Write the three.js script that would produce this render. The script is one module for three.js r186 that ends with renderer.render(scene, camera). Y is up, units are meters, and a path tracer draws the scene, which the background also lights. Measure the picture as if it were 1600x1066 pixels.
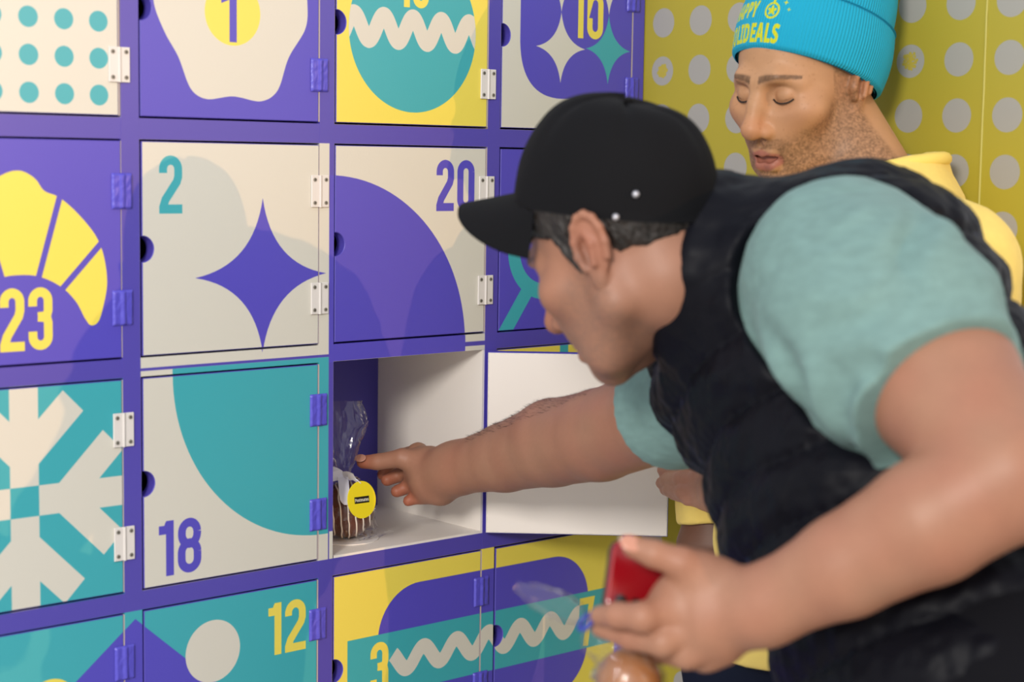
import * as THREE from 'three';
import { mergeGeometries } from 'three/addons/utils/BufferGeometryUtils.js';
import { RoundedBoxGeometry } from 'three/addons/geometries/RoundedBoxGeometry.js';
import { RectAreaLightUniformsLib } from 'three/addons/lights/RectAreaLightUniformsLib.js';
import { ImprovedNoise } from 'three/addons/math/ImprovedNoise.js';

// ------------------------------------------------------------------ camera, sky, sun, exposure
const scene = new THREE.Scene();
const V = (x, y, z) => new THREE.Vector3(x, y, z);
const EYE = V(-1.0430, 1.5, 1.8169), FOCAL = 2749.46;          // focal length in pixels of the 1600 x 1066 frame
const camera = new THREE.PerspectiveCamera(2 * Math.atan(533 / FOCAL) * 180 / Math.PI, 1600 / 1066, 0.05, 200);
const YAW = 41.8438 * Math.PI / 180, PITCH = -5.8033 * Math.PI / 180, ROLL = 0.83246 * Math.PI / 180;
const AHEAD = V(Math.sin(YAW) * Math.cos(PITCH), Math.sin(PITCH), -Math.cos(YAW) * Math.cos(PITCH));
const side0 = V(Math.cos(YAW), 0, Math.sin(YAW)), up0 = side0.clone().cross(AHEAD);
const RIGHT = side0.clone().multiplyScalar(Math.cos(ROLL)).addScaledVector(up0, Math.sin(ROLL));
const UP = up0.clone().multiplyScalar(Math.cos(ROLL)).addScaledVector(side0, -Math.sin(ROLL));
camera.position.copy(EYE); camera.up.copy(UP); camera.lookAt(EYE.clone().add(AHEAD));
camera.focus = 2.34; camera.userData.fStop = 3.6;
scene.add(camera);

{ // an even late-afternoon sky: a little warm at the horizon, cool at the top
  const w = 64, h = 64, data = new Float32Array(w * h * 4);
  for (let j = 0; j < h; j++) {
    const el = Math.max(0, ((j + .5) / h - .5) * 2), t = Math.pow(el, .6);
    for (let i = 0; i < w; i++) data.set([.86 - .17 * t, .84 - .10 * t, .81 + .03 * t, 1], (j * w + i) * 4);
  }
  const sky = new THREE.DataTexture(data, w, h, THREE.RGBAFormat, THREE.FloatType);
  sky.mapping = THREE.EquirectangularReflectionMapping; sky.magFilter = THREE.LinearFilter; sky.minFilter = THREE.LinearFilter; sky.needsUpdate = true;
  scene.background = sky; scene.environment = sky;
}
const sun = new THREE.DirectionalLight(new THREE.Color().setRGB(1, .55, .22), .66);   // low evening sun behind the camera, to the right
{
  const az = 14.5 * Math.PI / 180, el = 7 * Math.PI / 180;
  sun.position.set(.3 + 6 * Math.sin(az) * Math.cos(el), 1.4 + 6 * Math.sin(el), 6 * Math.cos(az) * Math.cos(el));
  sun.target.position.set(.3, 1.4, 0); scene.add(sun, sun.target);
  sun.castShadow = true; sun.shadow.radius = .6; sun.shadow.mapSize.set(2048, 2048);
  Object.assign(sun.shadow.camera, { left: -2, right: 2, top: 2, bottom: -2, near: .5, far: 12 });
}
const renderer = new THREE.WebGLRenderer({ antialias: true });
renderer.toneMapping = THREE.LinearToneMapping; renderer.toneMappingExposure = 1.12;
{ // an unseen softbox added as key light, up to the left behind the camera
  RectAreaLightUniformsLib.init();
  const at = V(-3.0, 2.62, 2.45), aim = V(.55, 1.15, .1), side = .7;
  const glow = new THREE.RectAreaLight(new THREE.Color().setRGB(1, .955, .90), 68, side, side); glow.position.copy(at); glow.lookAt(aim); glow.castShadow = true; scene.add(glow);
  const box = new THREE.Group(); box.name = 'added_softbox'; box.userData = { label: 'square white photographer\'s softbox lit on a black stand', category: 'added_lamp' }; scene.add(box);
  const q = new THREE.Group(); q.position.copy(at); q.lookAt(aim); q.updateMatrixWorld();
  const part = (n, g, m, local = true) => { if (local) g.applyMatrix4(q.matrixWorld); const o = new THREE.Mesh(g, m); o.name = n; o.castShadow = o.receiveShadow = true; box.add(o); };
  const black = new THREE.MeshStandardMaterial({ color: '#141416', roughness: .7, side: THREE.DoubleSide });
  part('diffuser', new THREE.BoxGeometry(side, side, .006).translate(0, 0, -.012), new THREE.MeshStandardMaterial({ color: '#f2f0ea', emissive: '#fff3e2', emissiveIntensity: 1.5 }));
  part('shell', new THREE.CylinderGeometry(.06, side * .74, .30, 4, 1, true).rotateY(Math.PI / 4).rotateX(-Math.PI / 2).translate(0, 0, -.166), black);
  part('head', new THREE.CylinderGeometry(.055, .055, .16, 20).rotateX(Math.PI / 2).translate(0, 0, -.39), black);
  const foot = V(0, 0, -.39).applyMatrix4(q.matrixWorld);
  part('pole', new THREE.CylinderGeometry(.014, .016, foot.y - .05, 12).translate(foot.x, foot.y / 2, foot.z), black, false);
  for (let k = 0; k < 3; k++) { const a = k * 2.094 + .4, e = V(foot.x + .45 * Math.cos(a), .012, foot.z + .45 * Math.sin(a)); part('leg', new THREE.TubeGeometry(new THREE.LineCurve3(V(foot.x, .42, foot.z), e), 1, .010, 8), black, false); }
}
renderer.shadowMap.enabled = true; renderer.shadowMap.type = THREE.PCFSoftShadowMap;

// ------------------------------------------------------------------ helpers
let seed = 7; const rnd = () => (seed = (seed * 16807) % 2147483647) / 2147483647;
const noise = new ImprovedNoise(), nz = (x, y, z) => noise.noise(x, y, z);
const taken = {};
const numbered = (n) => { taken[n] = (taken[n] ?? -1) + 1; return taken[n] ? n + '_' + String(taken[n]).padStart(3, '0') : n; };
// a point of the place from where it is seen and how far it lies along the view axis
const P = (u, v, z) => EYE.clone().addScaledVector(AHEAD, z).addScaledVector(RIGHT, (u - 800) / FOCAL * z).addScaledVector(UP, (533 - v) / FOCAL * z);
const PZ = (u, v, wz) => { const d = P(u, v, 1).sub(EYE); return EYE.clone().addScaledVector(d, (wz - EYE.z) / d.z); };
const col = (hex) => new THREE.Color(hex);
const mat = (o) => new THREE.MeshPhysicalMaterial({ side: THREE.DoubleSide, ...o });
function obj(name, geo, material, parent = scene) {
  const g = Array.isArray(geo) ? mergeGeometries(geo) : geo;
  const m = new THREE.Mesh(g, material); m.castShadow = m.receiveShadow = true;
  m.name = parent === scene ? numbered(name) : name; parent.add(m); return m;
}
function thing(name, label, category, group) {
  const o = new THREE.Group(); o.name = numbered(name); scene.add(o); o.userData = { label, category };
  if (group) o.userData.group = group;
  return o;
}
const boxAt = (x0, x1, y0, y1, z0, z1) => new THREE.BoxGeometry(x1 - x0, y1 - y0, z1 - z0).translate((x0 + x1) / 2, (y0 + y1) / 2, (z0 + z1) / 2);
function tint(g, c) { const n = g.attributes.position.count, a = new Float32Array(n * 3); for (let i = 0; i < n; i++) a.set([c.r, c.g, c.b], i * 3); g.setAttribute('color', new THREE.BufferAttribute(a, 3)); return g; }
const tube = (pts, r, seg = 40, rs = 8, closed = false) => new THREE.TubeGeometry(new THREE.CatmullRomCurve3(pts, closed), seg, r, rs, closed);

// ---- rounded bodies: distance fields meshed by surface nets
const clamp = (x, a, b) => x < a ? a : x > b ? b : x, mix = (a, b, t) => a + (b - a) * t;
const sstep = (a, b, x) => { const t = clamp((x - a) / (b - a), 0, 1); return t * t * (3 - 2 * t); };
const smin = (a, b, k) => { const h = Math.max(k - Math.abs(a - b), 0) / k; return Math.min(a, b) - h * h * k * .25; };
const smax = (a, b, k) => -smin(-a, -b, k);
function cap(a, b, ra, rb = ra) {
  const ax = a.x, ay = a.y, az = a.z, bx = b.x - ax, by = b.y - ay, bz = b.z - az, l2 = bx * bx + by * by + bz * bz || 1e-9;
  return (x, y, z) => {
    const px = x - ax, py = y - ay, pz = z - az, t = clamp((px * bx + py * by + pz * bz) / l2, 0, 1);
    const dx = px - bx * t, dy = py - by * t, dz = pz - bz * t;
    return Math.sqrt(dx * dx + dy * dy + dz * dz) - mix(ra, rb, t);
  };
}
function chain(pts, rs, k = .02) { const f = pts.slice(1).map((p, i) => cap(pts[i], p, rs[i], rs[i + 1])); return (x, y, z) => { let d = f[0](x, y, z); for (let i = 1; i < f.length; i++) d = smin(d, f[i](x, y, z), k); return d; }; }
function ell(c, r, tiltX = 0, tiltZ = 0) {
  const cx = Math.cos(tiltX), sx = Math.sin(tiltX), cz = Math.cos(tiltZ), sz = Math.sin(tiltZ);
  return (x, y, z) => {
    let px = x - c.x, py = y - c.y, pz = z - c.z;
    [py, pz] = [py * cx + pz * sx, -py * sx + pz * cx]; [px, py] = [px * cz + py * sz, -px * sz + py * cz];
    const k0 = Math.hypot(px / r.x, py / r.y, pz / r.z), k1 = Math.hypot(px / r.x ** 2, py / r.y ** 2, pz / r.z ** 2);
    return k1 < 1e-9 ? -Math.min(r.x, r.y, r.z) : k0 * (k0 - 1) / k1;
  };
}
const plane = (p, n) => { const m = n.clone().normalize(), o = m.dot(p); return (x, y, z) => x * m.x + y * m.y + z * m.z - o; };   // positive on the side n points to
const all = (list, k) => (x, y, z) => { let d = list[0](x, y, z); for (let i = 1; i < list.length; i++) d = smin(d, list[i](x, y, z), k); return d; };
function sdfMesh(fn, lo, hi, h, colorFn) {
  const nx = Math.ceil((hi.x - lo.x) / h) + 2, ny = Math.ceil((hi.y - lo.y) / h) + 2, nzz = Math.ceil((hi.z - lo.z) / h) + 2;
  const F = new Float32Array(nx * ny * nzz), id = (i, j, k) => (k * ny + j) * nx + i, B = 6, rad = B * h * .9;
  for (let k0 = 0; k0 < nzz; k0 += B) for (let j0 = 0; j0 < ny; j0 += B) for (let i0 = 0; i0 < nx; i0 += B) {
    const c = fn(lo.x + (i0 + B / 2) * h, lo.y + (j0 + B / 2) * h, lo.z + (k0 + B / 2) * h), far = Math.abs(c) > rad * 1.9;
    for (let k = k0; k < Math.min(k0 + B, nzz); k++) for (let j = j0; j < Math.min(j0 + B, ny); j++) for (let i = i0; i < Math.min(i0 + B, nx); i++)
      F[id(i, j, k)] = far ? c : fn(lo.x + i * h, lo.y + j * h, lo.z + k * h);
  }
  const vi = new Int32Array(nx * ny * nzz).fill(-1), pos = [], nor = [], cl = [], idx = [];
  const E = [[0, 1], [2, 3], [4, 5], [6, 7], [0, 2], [1, 3], [4, 6], [5, 7], [0, 4], [1, 5], [2, 6], [3, 7]];
  const v8 = new Float64Array(8), e = h * .5;
  for (let k = 0; k < nzz - 1; k++) for (let j = 0; j < ny - 1; j++) for (let i = 0; i < nx - 1; i++) {
    let m = 0;
    for (let c = 0; c < 8; c++) { v8[c] = F[id(i + (c & 1), j + (c >> 1 & 1), k + (c >> 2))]; if (v8[c] < 0) m |= 1 << c; }
    if (m === 0 || m === 255) continue;
    let x = 0, y = 0, z = 0, n = 0;
    for (const [a, b] of E) if ((v8[a] < 0) !== (v8[b] < 0)) {
      const t = v8[a] / (v8[a] - v8[b]);
      x += mix(a & 1, b & 1, t); y += mix(a >> 1 & 1, b >> 1 & 1, t); z += mix(a >> 2, b >> 2, t); n++;
    }
    x = lo.x + (i + x / n) * h; y = lo.y + (j + y / n) * h; z = lo.z + (k + z / n) * h;
    vi[id(i, j, k)] = pos.length / 3; pos.push(x, y, z);
    let gx = fn(x + e, y, z) - fn(x - e, y, z), gy = fn(x, y + e, z) - fn(x, y - e, z), gz = fn(x, y, z + e) - fn(x, y, z - e); const l = Math.hypot(gx, gy, gz) || 1;
    nor.push(gx / l, gy / l, gz / l);
    if (colorFn) { const c = colorFn(x, y, z, gx / l, gy / l, gz / l); cl.push(c.r, c.g, c.b); }
  }
  const quad = (a, b, c, d, flip) => { if (a < 0 || b < 0 || c < 0 || d < 0) return; flip ? idx.push(a, c, b, a, d, c) : idx.push(a, b, c, a, c, d); };
  for (let k = 1; k < nzz - 1; k++) for (let j = 1; j < ny - 1; j++) for (let i = 1; i < nx - 1; i++) {
    const s = F[id(i, j, k)] < 0;
    if (s !== F[id(i + 1, j, k)] < 0) quad(vi[id(i, j - 1, k - 1)], vi[id(i, j, k - 1)], vi[id(i, j, k)], vi[id(i, j - 1, k)], !s);
    if (s !== F[id(i, j + 1, k)] < 0) quad(vi[id(i - 1, j, k - 1)], vi[id(i - 1, j, k)], vi[id(i, j, k)], vi[id(i, j, k - 1)], !s);
    if (s !== F[id(i, j, k + 1)] < 0) quad(vi[id(i - 1, j - 1, k)], vi[id(i, j - 1, k)], vi[id(i, j, k)], vi[id(i - 1, j, k)], !s);
  }
  const g = new THREE.BufferGeometry();
  g.setAttribute('position', new THREE.Float32BufferAttribute(pos, 3)); g.setAttribute('normal', new THREE.Float32BufferAttribute(nor, 3));
  if (colorFn) g.setAttribute('color', new THREE.Float32BufferAttribute(cl, 3));
  g.setIndex(idx); return g;
}
const bounds = (pts, m) => { const b = new THREE.Box3().setFromPoints(pts).expandByScalar(m); return [b.min, b.max]; };

// ------------------------------------------------------------------ the calendar's printed front
// print coordinates: metres / 0.85 to the right of the first hinge column's door edge (x) and above the second row's door tops (y)
const S = .85, TOP = 1.5203, X = (x) => S * x, Y = (y) => TOP + S * y;
const COL = { A: [-.3285, -.0275], B: [0, .3007], C: [.3272, .6282], D: [.6543, .9553] };
const ROW = { 1: [.0286, .3286], 2: [-.300, 0], 3: [-.6277, -.326], 4: [-.955, -.6544] };
const LEFT = -.356, END = .982, BOTTOM = -.982, HEAD = .356;
const INK = { frame: '#5046ac', purple: '#5148bd', cream: '#d6d2c6', yellow: '#ecd95a', teal: '#3aa8b3' };
const PX0 = -.36, PY1 = .36, PW = 1.345, PK = 2048 / PW;
const canvas = document.createElement('canvas'); canvas.width = canvas.height = 2048;
const g2 = canvas.getContext('2d');
{
  const cx = (x) => (x - PX0) * PK, cy = (y) => (PY1 - y) * PK, L = PK;
  const rect = (c, x0, x1, y0, y1) => { g2.fillStyle = c; g2.fillRect(cx(x0), cy(y1), (x1 - x0) * L, (y1 - y0) * L); };
  const circ = (c, x, y, r) => { g2.fillStyle = c; g2.beginPath(); g2.arc(cx(x), cy(y), r * L, 0, 7); g2.fill(); };
  const poly = (c, p) => { g2.fillStyle = c; g2.beginPath(); p.forEach(([x, y], i) => i ? g2.lineTo(cx(x), cy(y)) : g2.moveTo(cx(x), cy(y))); g2.closePath(); g2.fill(); };
  const line = (c, w, p, round = false) => { g2.strokeStyle = c; g2.lineWidth = w * L; g2.lineJoin = round ? 'round' : 'miter'; g2.lineCap = 'butt'; g2.beginPath(); p.forEach(([x, y], i) => i ? g2.lineTo(cx(x), cy(y)) : g2.moveTo(cx(x), cy(y))); g2.stroke(); };
  const smooth = (c, pts) => { const q = new THREE.CatmullRomCurve3(pts.map(([x, y]) => V(x, y, 0)), true).getPoints(160); poly(c, q.map((v) => [v.x, v.y])); };
  const door = (k, r, c) => rect(c, COL[k][0], COL[k][1], ROW[r][0], ROW[r][1]);
  const clip = (x0, x1, y0, y1, fn) => { g2.save(); g2.beginPath(); g2.rect(cx(x0), cy(y1), (x1 - x0) * L, (y1 - y0) * L); g2.clip(); fn(); g2.restore(); };
  const star = (c, x, y, w, h) => { g2.fillStyle = c; g2.beginPath(); g2.moveTo(cx(x), cy(y + h)); for (const [a, b] of [[w, 0], [0, -h], [-w, 0], [0, h]]) { const px = a || 0; g2.quadraticCurveTo(cx(x + (star.a[0] + a) * .14), cy(y + (star.a[1] + b) * .14), cx(x + px), cy(y + b)); star.a = [a, b]; } g2.fill(); star.a = [0, h]; };
  const STAR = (c, x, y, w, h) => { star.a = [0, h]; star(c, x, y, w, h); };
  // condensed numerals drawn as strokes; x, y is the lower left corner
  const arcp = (x, y, rx, ry, a0, a1) => Array.from({ length: 17 }, (_, i) => { const a = (a0 + (a1 - a0) * i / 16) * Math.PI / 180; return [x + rx * Math.cos(a), y + ry * Math.sin(a)]; });
  function digit(d, c, x, y, w, h, t) {
    const l = x + t / 2, r = x + w - t / 2, b = y + t / 2, tp = y + h - t / 2, m = (l + r) / 2, rx = (r - l) / 2, ry = rx * 1.05, mid = y + h * .53;
    const lines = {
      0: [[...arcp(m, tp - ry, rx, ry, 0, 180), ...arcp(m, b + ry, rx, ry, 180, 360), [r, tp - ry]]],
      1: [[[r, y], [r, y + h]], [[x, y + h * .84], [x + w * .55, y + h * .84], [r - t * .1, y + h - t * .3]]],
      2: [[[l, y + h * .70], ...arcp(m, tp - ry, rx, ry, 180, 0), [r, y + h * .64], [r - w * .06, y + h * .55], [l + w * .1, y + h * .24], [l, b + t * .2], [l, b], [x + w, b]]],
      3: [[[l, y + h * .70], ...arcp(m, tp - ry, rx, ry, 180, 0), [r, mid + h * .10], [r - w * .04, mid + h * .04], [r - w * .14, mid + h * .008], [m - t * .3, mid]], [[m - t * .3, mid], [r - w * .14, mid - h * .008], [r - w * .04, mid - h * .04], [r, mid - h * .10], ...arcp(m, b + ry, rx, ry, 0, -180), [l, y + h * .30]]],
      5: [[[x + w, tp], [l, tp], [l, y + h * .52], ...arcp(m, y + h * .62 - ry, rx, ry, 150, 0), ...arcp(m, b + ry, rx, ry, 0, -180), [l, y + h * .30]]],
      6: [[[r, y + h * .74], ...arcp(m, tp - ry, rx, ry, 0, 180), ...arcp(m, b + ry, rx, ry, 180, 360), ...arcp(m, y + h * .58 - ry, rx, ry, 0, 180)]],
      7: [[[x, tp], [r, tp], [r - t * .1, tp - t * .5], [x + w * .45, y]]],
      8: [[...arcp(m, tp - ry, rx * .96, ry, 0, 180), ...arcp(m, mid + ry, rx * .96, ry, 180, 360), [r, tp - ry]], [...arcp(m, mid - ry * .9, rx, ry, 0, 180), ...arcp(m, b + ry, rx, ry, 180, 360), [r, mid - ry * .9]]],
    }[d];
    for (const p of lines) line(c, t, p);
  }
  const number = (s, c, x, y, w, h, t, gap) => { let at = x; for (const ch of s) { const dw = ch === '1' ? w * .62 : w; digit(ch, c, at, y, dw, h, t); at += dw + gap; } };
  const { purple, cream, yellow, teal } = INK;
  rect(INK.frame, PX0, PX0 + PW, PY1 - PW, PY1);
  // row 1
  door('A', 1, cream); clip(COL.A[0], COL.A[1], ROW[1][0], ROW[1][1], () => { for (let i = 0; i < 6; i++) for (let j = 0; j < 6; j++) circ(teal, -.058 - .0504 * i, .0575 + .0487 * j, .0137); });
  door('B', 1, purple);
  smooth(cream, [[.024, .189], [.041, .147], [.062, .115], [.084, .069], [.106, .058], [.151, .063], [.2, .058], [.225, .072], [.246, .122], [.275, .165], [.279, .19], [.268, .25], [.225, .30], [.15, .312], [.07, .295], [.03, .24]]);
  circ(yellow, .151, .18, .046); rect(purple, .1455, .1575, .139, .215); poly(purple, [[.146, .215], [.146, .198], [.132, .192], [.132, .203]]);
  door('C', 1, yellow); circ(teal, .477, .174, .124);
  g2.save(); g2.beginPath(); g2.arc(cx(.477), cy(.174), .124 * L, 0, 7); g2.clip();
  line(cream, .026, Array.from({ length: 200 }, (_, i) => { const x = .34 + i * .0014; return [x, .175 + .0185 * Math.cos((x - .4185) / .0562 * 2 * Math.PI)]; }), true); g2.restore();
  number('16', yellow, .449, .209, .031, .075, .0115, .006);
  door('D', 1, cream); clip(COL.D[0], END, ROW[1][0], ROW[1][1], () => {
    g2.fillStyle = purple; g2.beginPath(); g2.moveTo(cx(.6965), cy(.4)); g2.lineTo(cx(.6965), cy(.17)); g2.quadraticCurveTo(cx(.70), cy(.0815), cx(.790), cy(.0815)); g2.lineTo(cx(1), cy(.0815)); g2.lineTo(cx(1), cy(.4)); g2.fill();
    STAR(cream, .787, .165, .056, .058); STAR(teal, .897, .167, .053, .058); STAR(cream, .787, .281, .056, .058); STAR(cream, .897, .283, .053, .058);
    number('15', yellow, .8145, .183, .0375, .115, .0125, .0085);
  });
  // row 2
  door('A', 2, purple);
  smooth(yellow, [[-.205, -.052], [-.177, -.044], [-.155, -.054], [-.142, -.070], [-.122, -.078], [-.092, -.102], [-.062, -.140], [-.051, -.19], [-.056, -.222], [-.066, -.248], [-.076, -.251], [-.084, -.242], [-.097, -.219], [-.117, -.199], [-.150, -.183], [-.177, -.180], [-.204, -.183], [-.237, -.199], [-.257, -.219], [-.270, -.242], [-.278, -.251], [-.288, -.248], [-.298, -.222], [-.303, -.19], [-.292, -.140], [-.262, -.102], [-.232, -.078]]);
  for (const s of [-1, 1]) { line(purple, .0085, [[-.177 + s * .024, -.19], [-.177 + s * .062, -.062]]); line(purple, .0085, [[-.177 + s * .054, -.206], [-.177 + s * .124, -.134]]); }
  number('23', yellow, -.2065, -.280, .0345, .083, .0125, .0055);
  const inB = (fn) => clip(-.0, .3185, -.3145, .001, fn);
  rect(cream, 0, .3185, -.3145, 0); inB(() => { STAR(purple, .2, -.1925, .113, .112); });
  number('2', teal, .030, -.1015, .0365, .080, .0125, 0);
  door('C', 2, cream); rect(cream, .585, .6282, -.3115, -.300); rect(cream, .585, .6282, -.3262, -.3185);
  clip(.3185, .6282, -.327, 0, () => { circ(purple, .3185, -.3155, .2685); });
  number('20', purple, .525, -.102, .0355, .080, .0125, .007);
  door('D', 2, purple); clip(COL.D[0], COL.D[1], ROW[2][0], ROW[2][1], () => {
    g2.strokeStyle = teal; g2.lineWidth = .026 * L; g2.beginPath(); g2.arc(cx(.757), cy(-.168), .068 * L, 0, 7); g2.stroke();
    line(teal, .026, [[.724, -.228], [.668, -.304]]);
  });
  // row 3
  door('A', 3, teal); clip(COL.A[0], COL.A[1], ROW[3][0], ROW[3][1], () => {
    const sx = -.1745, sy = -.4815; rect(cream, sx - .0205, sx + .0205, sy - .2, sy + .2); rect(cream, sx - .2, sx + .2, sy - .0205, sy + .0205); rect(teal, sx - .0205, sx + .0205, sy - .0205, sy + .0205);
    for (const a of [-1, 1]) for (const b of [-1, 1]) { line(cream, .0425, [[sx - .008 * b, sy + .051 * a], [sx + .0715 * b, sy + .1305 * a]]); line(cream, .0425, [[sx + .051 * a, sy - .008 * b], [sx + .1305 * a, sy + .0715 * b]]); }
  });
  rect(cream, 0, .3185, -.6277, -.3185); clip(0, .3185, -.6277, -.3185, () => circ(teal, .311, -.327, .2605));
  number('18', purple, .027, -.6125, .0385, .079, .0125, .0065);
  rect(cream, .3205, .3272, -.6277, -.585);
  door('C', 3, cream); door('D', 3, yellow); rect(teal, .797, .816, ROW[3][0], ROW[3][1]);
  // row 4
  rect(teal, COL.A[0], .3007, ROW[4][0], ROW[4][1]); clip(COL.A[0], .3007, ROW[4][0], ROW[4][1], () => {
    poly(purple, [[-.011, -.666], [-.40, -.975], [.34, -.975]]); circ(yellow, -.14, -.766, .038); circ(cream, .1155, -.7345, .046);
  });
  number('12', yellow, .211, -.7595, .0375, .079, .0125, .0065);
  rect(yellow, COL.C[0], COL.D[1], ROW[4][0], ROW[4][1]);
  g2.fillStyle = purple; g2.beginPath(); g2.roundRect(cx(.416), cy(-.690), .456 * L, .242 * L, .082 * L); g2.fill();
  rect(teal, .357, .93, -.862, -.762);
  line(cream, .0245, Array.from({ length: 250 }, (_, i) => { const x = .446 + i * .00163; return [x, -.811 - .0155 * Math.cos((x - .4735) / .0686 * 2 * Math.PI)]; }), true);
  number('3', yellow, .4015, -.858, .0355, .084, .0125, 0); number('7', yellow, .852, -.858, .0355, .086, .0125, 0);
}
const printTex = new THREE.CanvasTexture(canvas); printTex.colorSpace = THREE.SRGBColorSpace;
// fine orange-peel of the sprayed and laminated boards
function noiseTex(n, fn, srgb) {
  const d = new Uint8Array(n * n * 4); for (let j = 0; j < n; j++) for (let i = 0; i < n; i++) { const v = fn(i / n, j / n); d.set(Array.isArray(v) ? [...v, 255] : [v, v, v, 255], (j * n + i) * 4); }
  const t = new THREE.DataTexture(d, n, n); t.wrapS = t.wrapT = THREE.RepeatWrapping; t.magFilter = THREE.LinearFilter; t.minFilter = THREE.LinearMipmapLinearFilter; t.generateMipmaps = true; if (srgb) t.colorSpace = THREE.SRGBColorSpace; t.needsUpdate = true; return t;
}
const peel = noiseTex(256, (u, v) => 128 + 60 * nz(u * 40, v * 40, 3) + 50 * nz(u * 90, v * 90, 9));
peel.repeat.set(10, 10);
const M = {
  print: mat({ map: printTex, roughness: .42, bumpMap: peel, bumpScale: .00012, clearcoat: .6, clearcoatRoughness: .36 }),
  purple: mat({ color: INK.frame, roughness: .5 }),
  raw: mat({ color: '#b9aaa6', roughness: .8 }),
  white: mat({ color: '#e8e0d8', roughness: .6 }),
  inner: mat({ color: '#f0e9e0', roughness: .45, bumpMap: peel, bumpScale: .0001 }),
  hinge: mat({ color: '#e2dcd6', roughness: .35 }),
  screw: mat({ vertexColors: true, roughness: .35, metalness: .3 }),
  tape: mat({ color: '#5650c4', roughness: .38 }),
  back: mat({ color: '#4a43a6', roughness: .55 }),
};
// planar uv of the printed front, in print coordinates
function printUV(g) { const p = g.attributes.position, a = new Float32Array(p.count * 2); for (let i = 0; i < p.count; i++) { a[2 * i] = (p.getX(i) / S - PX0) / PW; a[2 * i + 1] = 1 - (PY1 - (p.getY(i) - TOP) / S) / PW; } g.setAttribute('uv', new THREE.BufferAttribute(a, 2)); return g; }

// ------------------------------------------------------------------ setting
const floorTex = noiseTex(256, (u, v) => { const n = nz(u * 8, v * 8, 1) * 14 + nz(u * 60, v * 60, 2) * 12; return [196 + n, 190 + n, 181 + n]; }, true); floorTex.repeat.set(6, 6);
{ const f = obj('floor', boxAt(-7, 7, -.1, 0, -3, 9), mat({ map: floorTex, roughness: .85 })); f.userData.kind = 'structure'; }
{ // yellow side wall of two printed boards standing at right angles to the calendar
  const x = X(END) + .002, wall = new THREE.Group(); wall.name = 'wall_right'; wall.userData.kind = 'structure'; scene.add(wall);
  const zs = [-.3, .578, .70], Z0 = -.3, Z1 = .7, Y1 = 1.84, K = 1100;
  const c = document.createElement('canvas'); c.width = Math.round((Z1 - Z0) * K); c.height = Math.round(Y1 * K); const g = c.getContext('2d');
  g.fillStyle = '#aa9c30'; g.fillRect(0, 0, c.width, c.height);
  const dot = (z, y, r) => { g.beginPath(); g.arc((Z1 - z) * K, (Y1 - y) * K, r * K, 0, 7); g.fill(); };
  for (let i = -1; i < 14; i++) for (let j = -14; j < 8; j++) {
    const z = S * (.043 + .0846 * i), y = TOP + S * (.0535 + .0812 * j); g.fillStyle = '#a09d96'; dot(z, y, .0212);
    if (j === 1 && (i === 0 || i === 6)) { g.fillStyle = '#b3a23c'; for (let k = 0; k < 26; k++) { const a = k * 2.4, r = .0022 * Math.sqrt(k) * (i ? 1 : .8); dot(z + r * Math.cos(a), y + r * Math.sin(a), .0016 + .0012 * rnd()); } }
  }
  const tex = new THREE.CanvasTexture(c); tex.colorSpace = THREE.SRGBColorSpace;
  const wm = mat({ map: tex, roughness: .5, bumpMap: peel, bumpScale: .0001 });
  for (let i = 0; i < 2; i++) {
    const b = boxAt(x, x + .03, 0, Y1, zs[i] + (i ? .0012 : 0), zs[i + 1] - (i ? 0 : .0012)), p = b.attributes.position, a = new Float32Array(p.count * 2);
    for (let k = 0; k < p.count; k++) { a[2 * k] = (Z1 - p.getZ(k)) / (Z1 - Z0); a[2 * k + 1] = p.getY(k) / Y1; }
    b.setAttribute('uv', new THREE.BufferAttribute(a, 2)); obj('board', b, wm, wall);
  }
  const bead = []; for (let k = 0; k <= 60; k++) bead.push(V(x - .0004 + .0006 * nz(k * .9, 2, 1), Y1 * k / 60, zs[1] + .0012 * nz(k * .7, 0, 5)));
  obj('seam', tube(bead, .0016, 120, 6), mat({ color: '#bfb45a', roughness: .6 }), wall);
}

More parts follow.
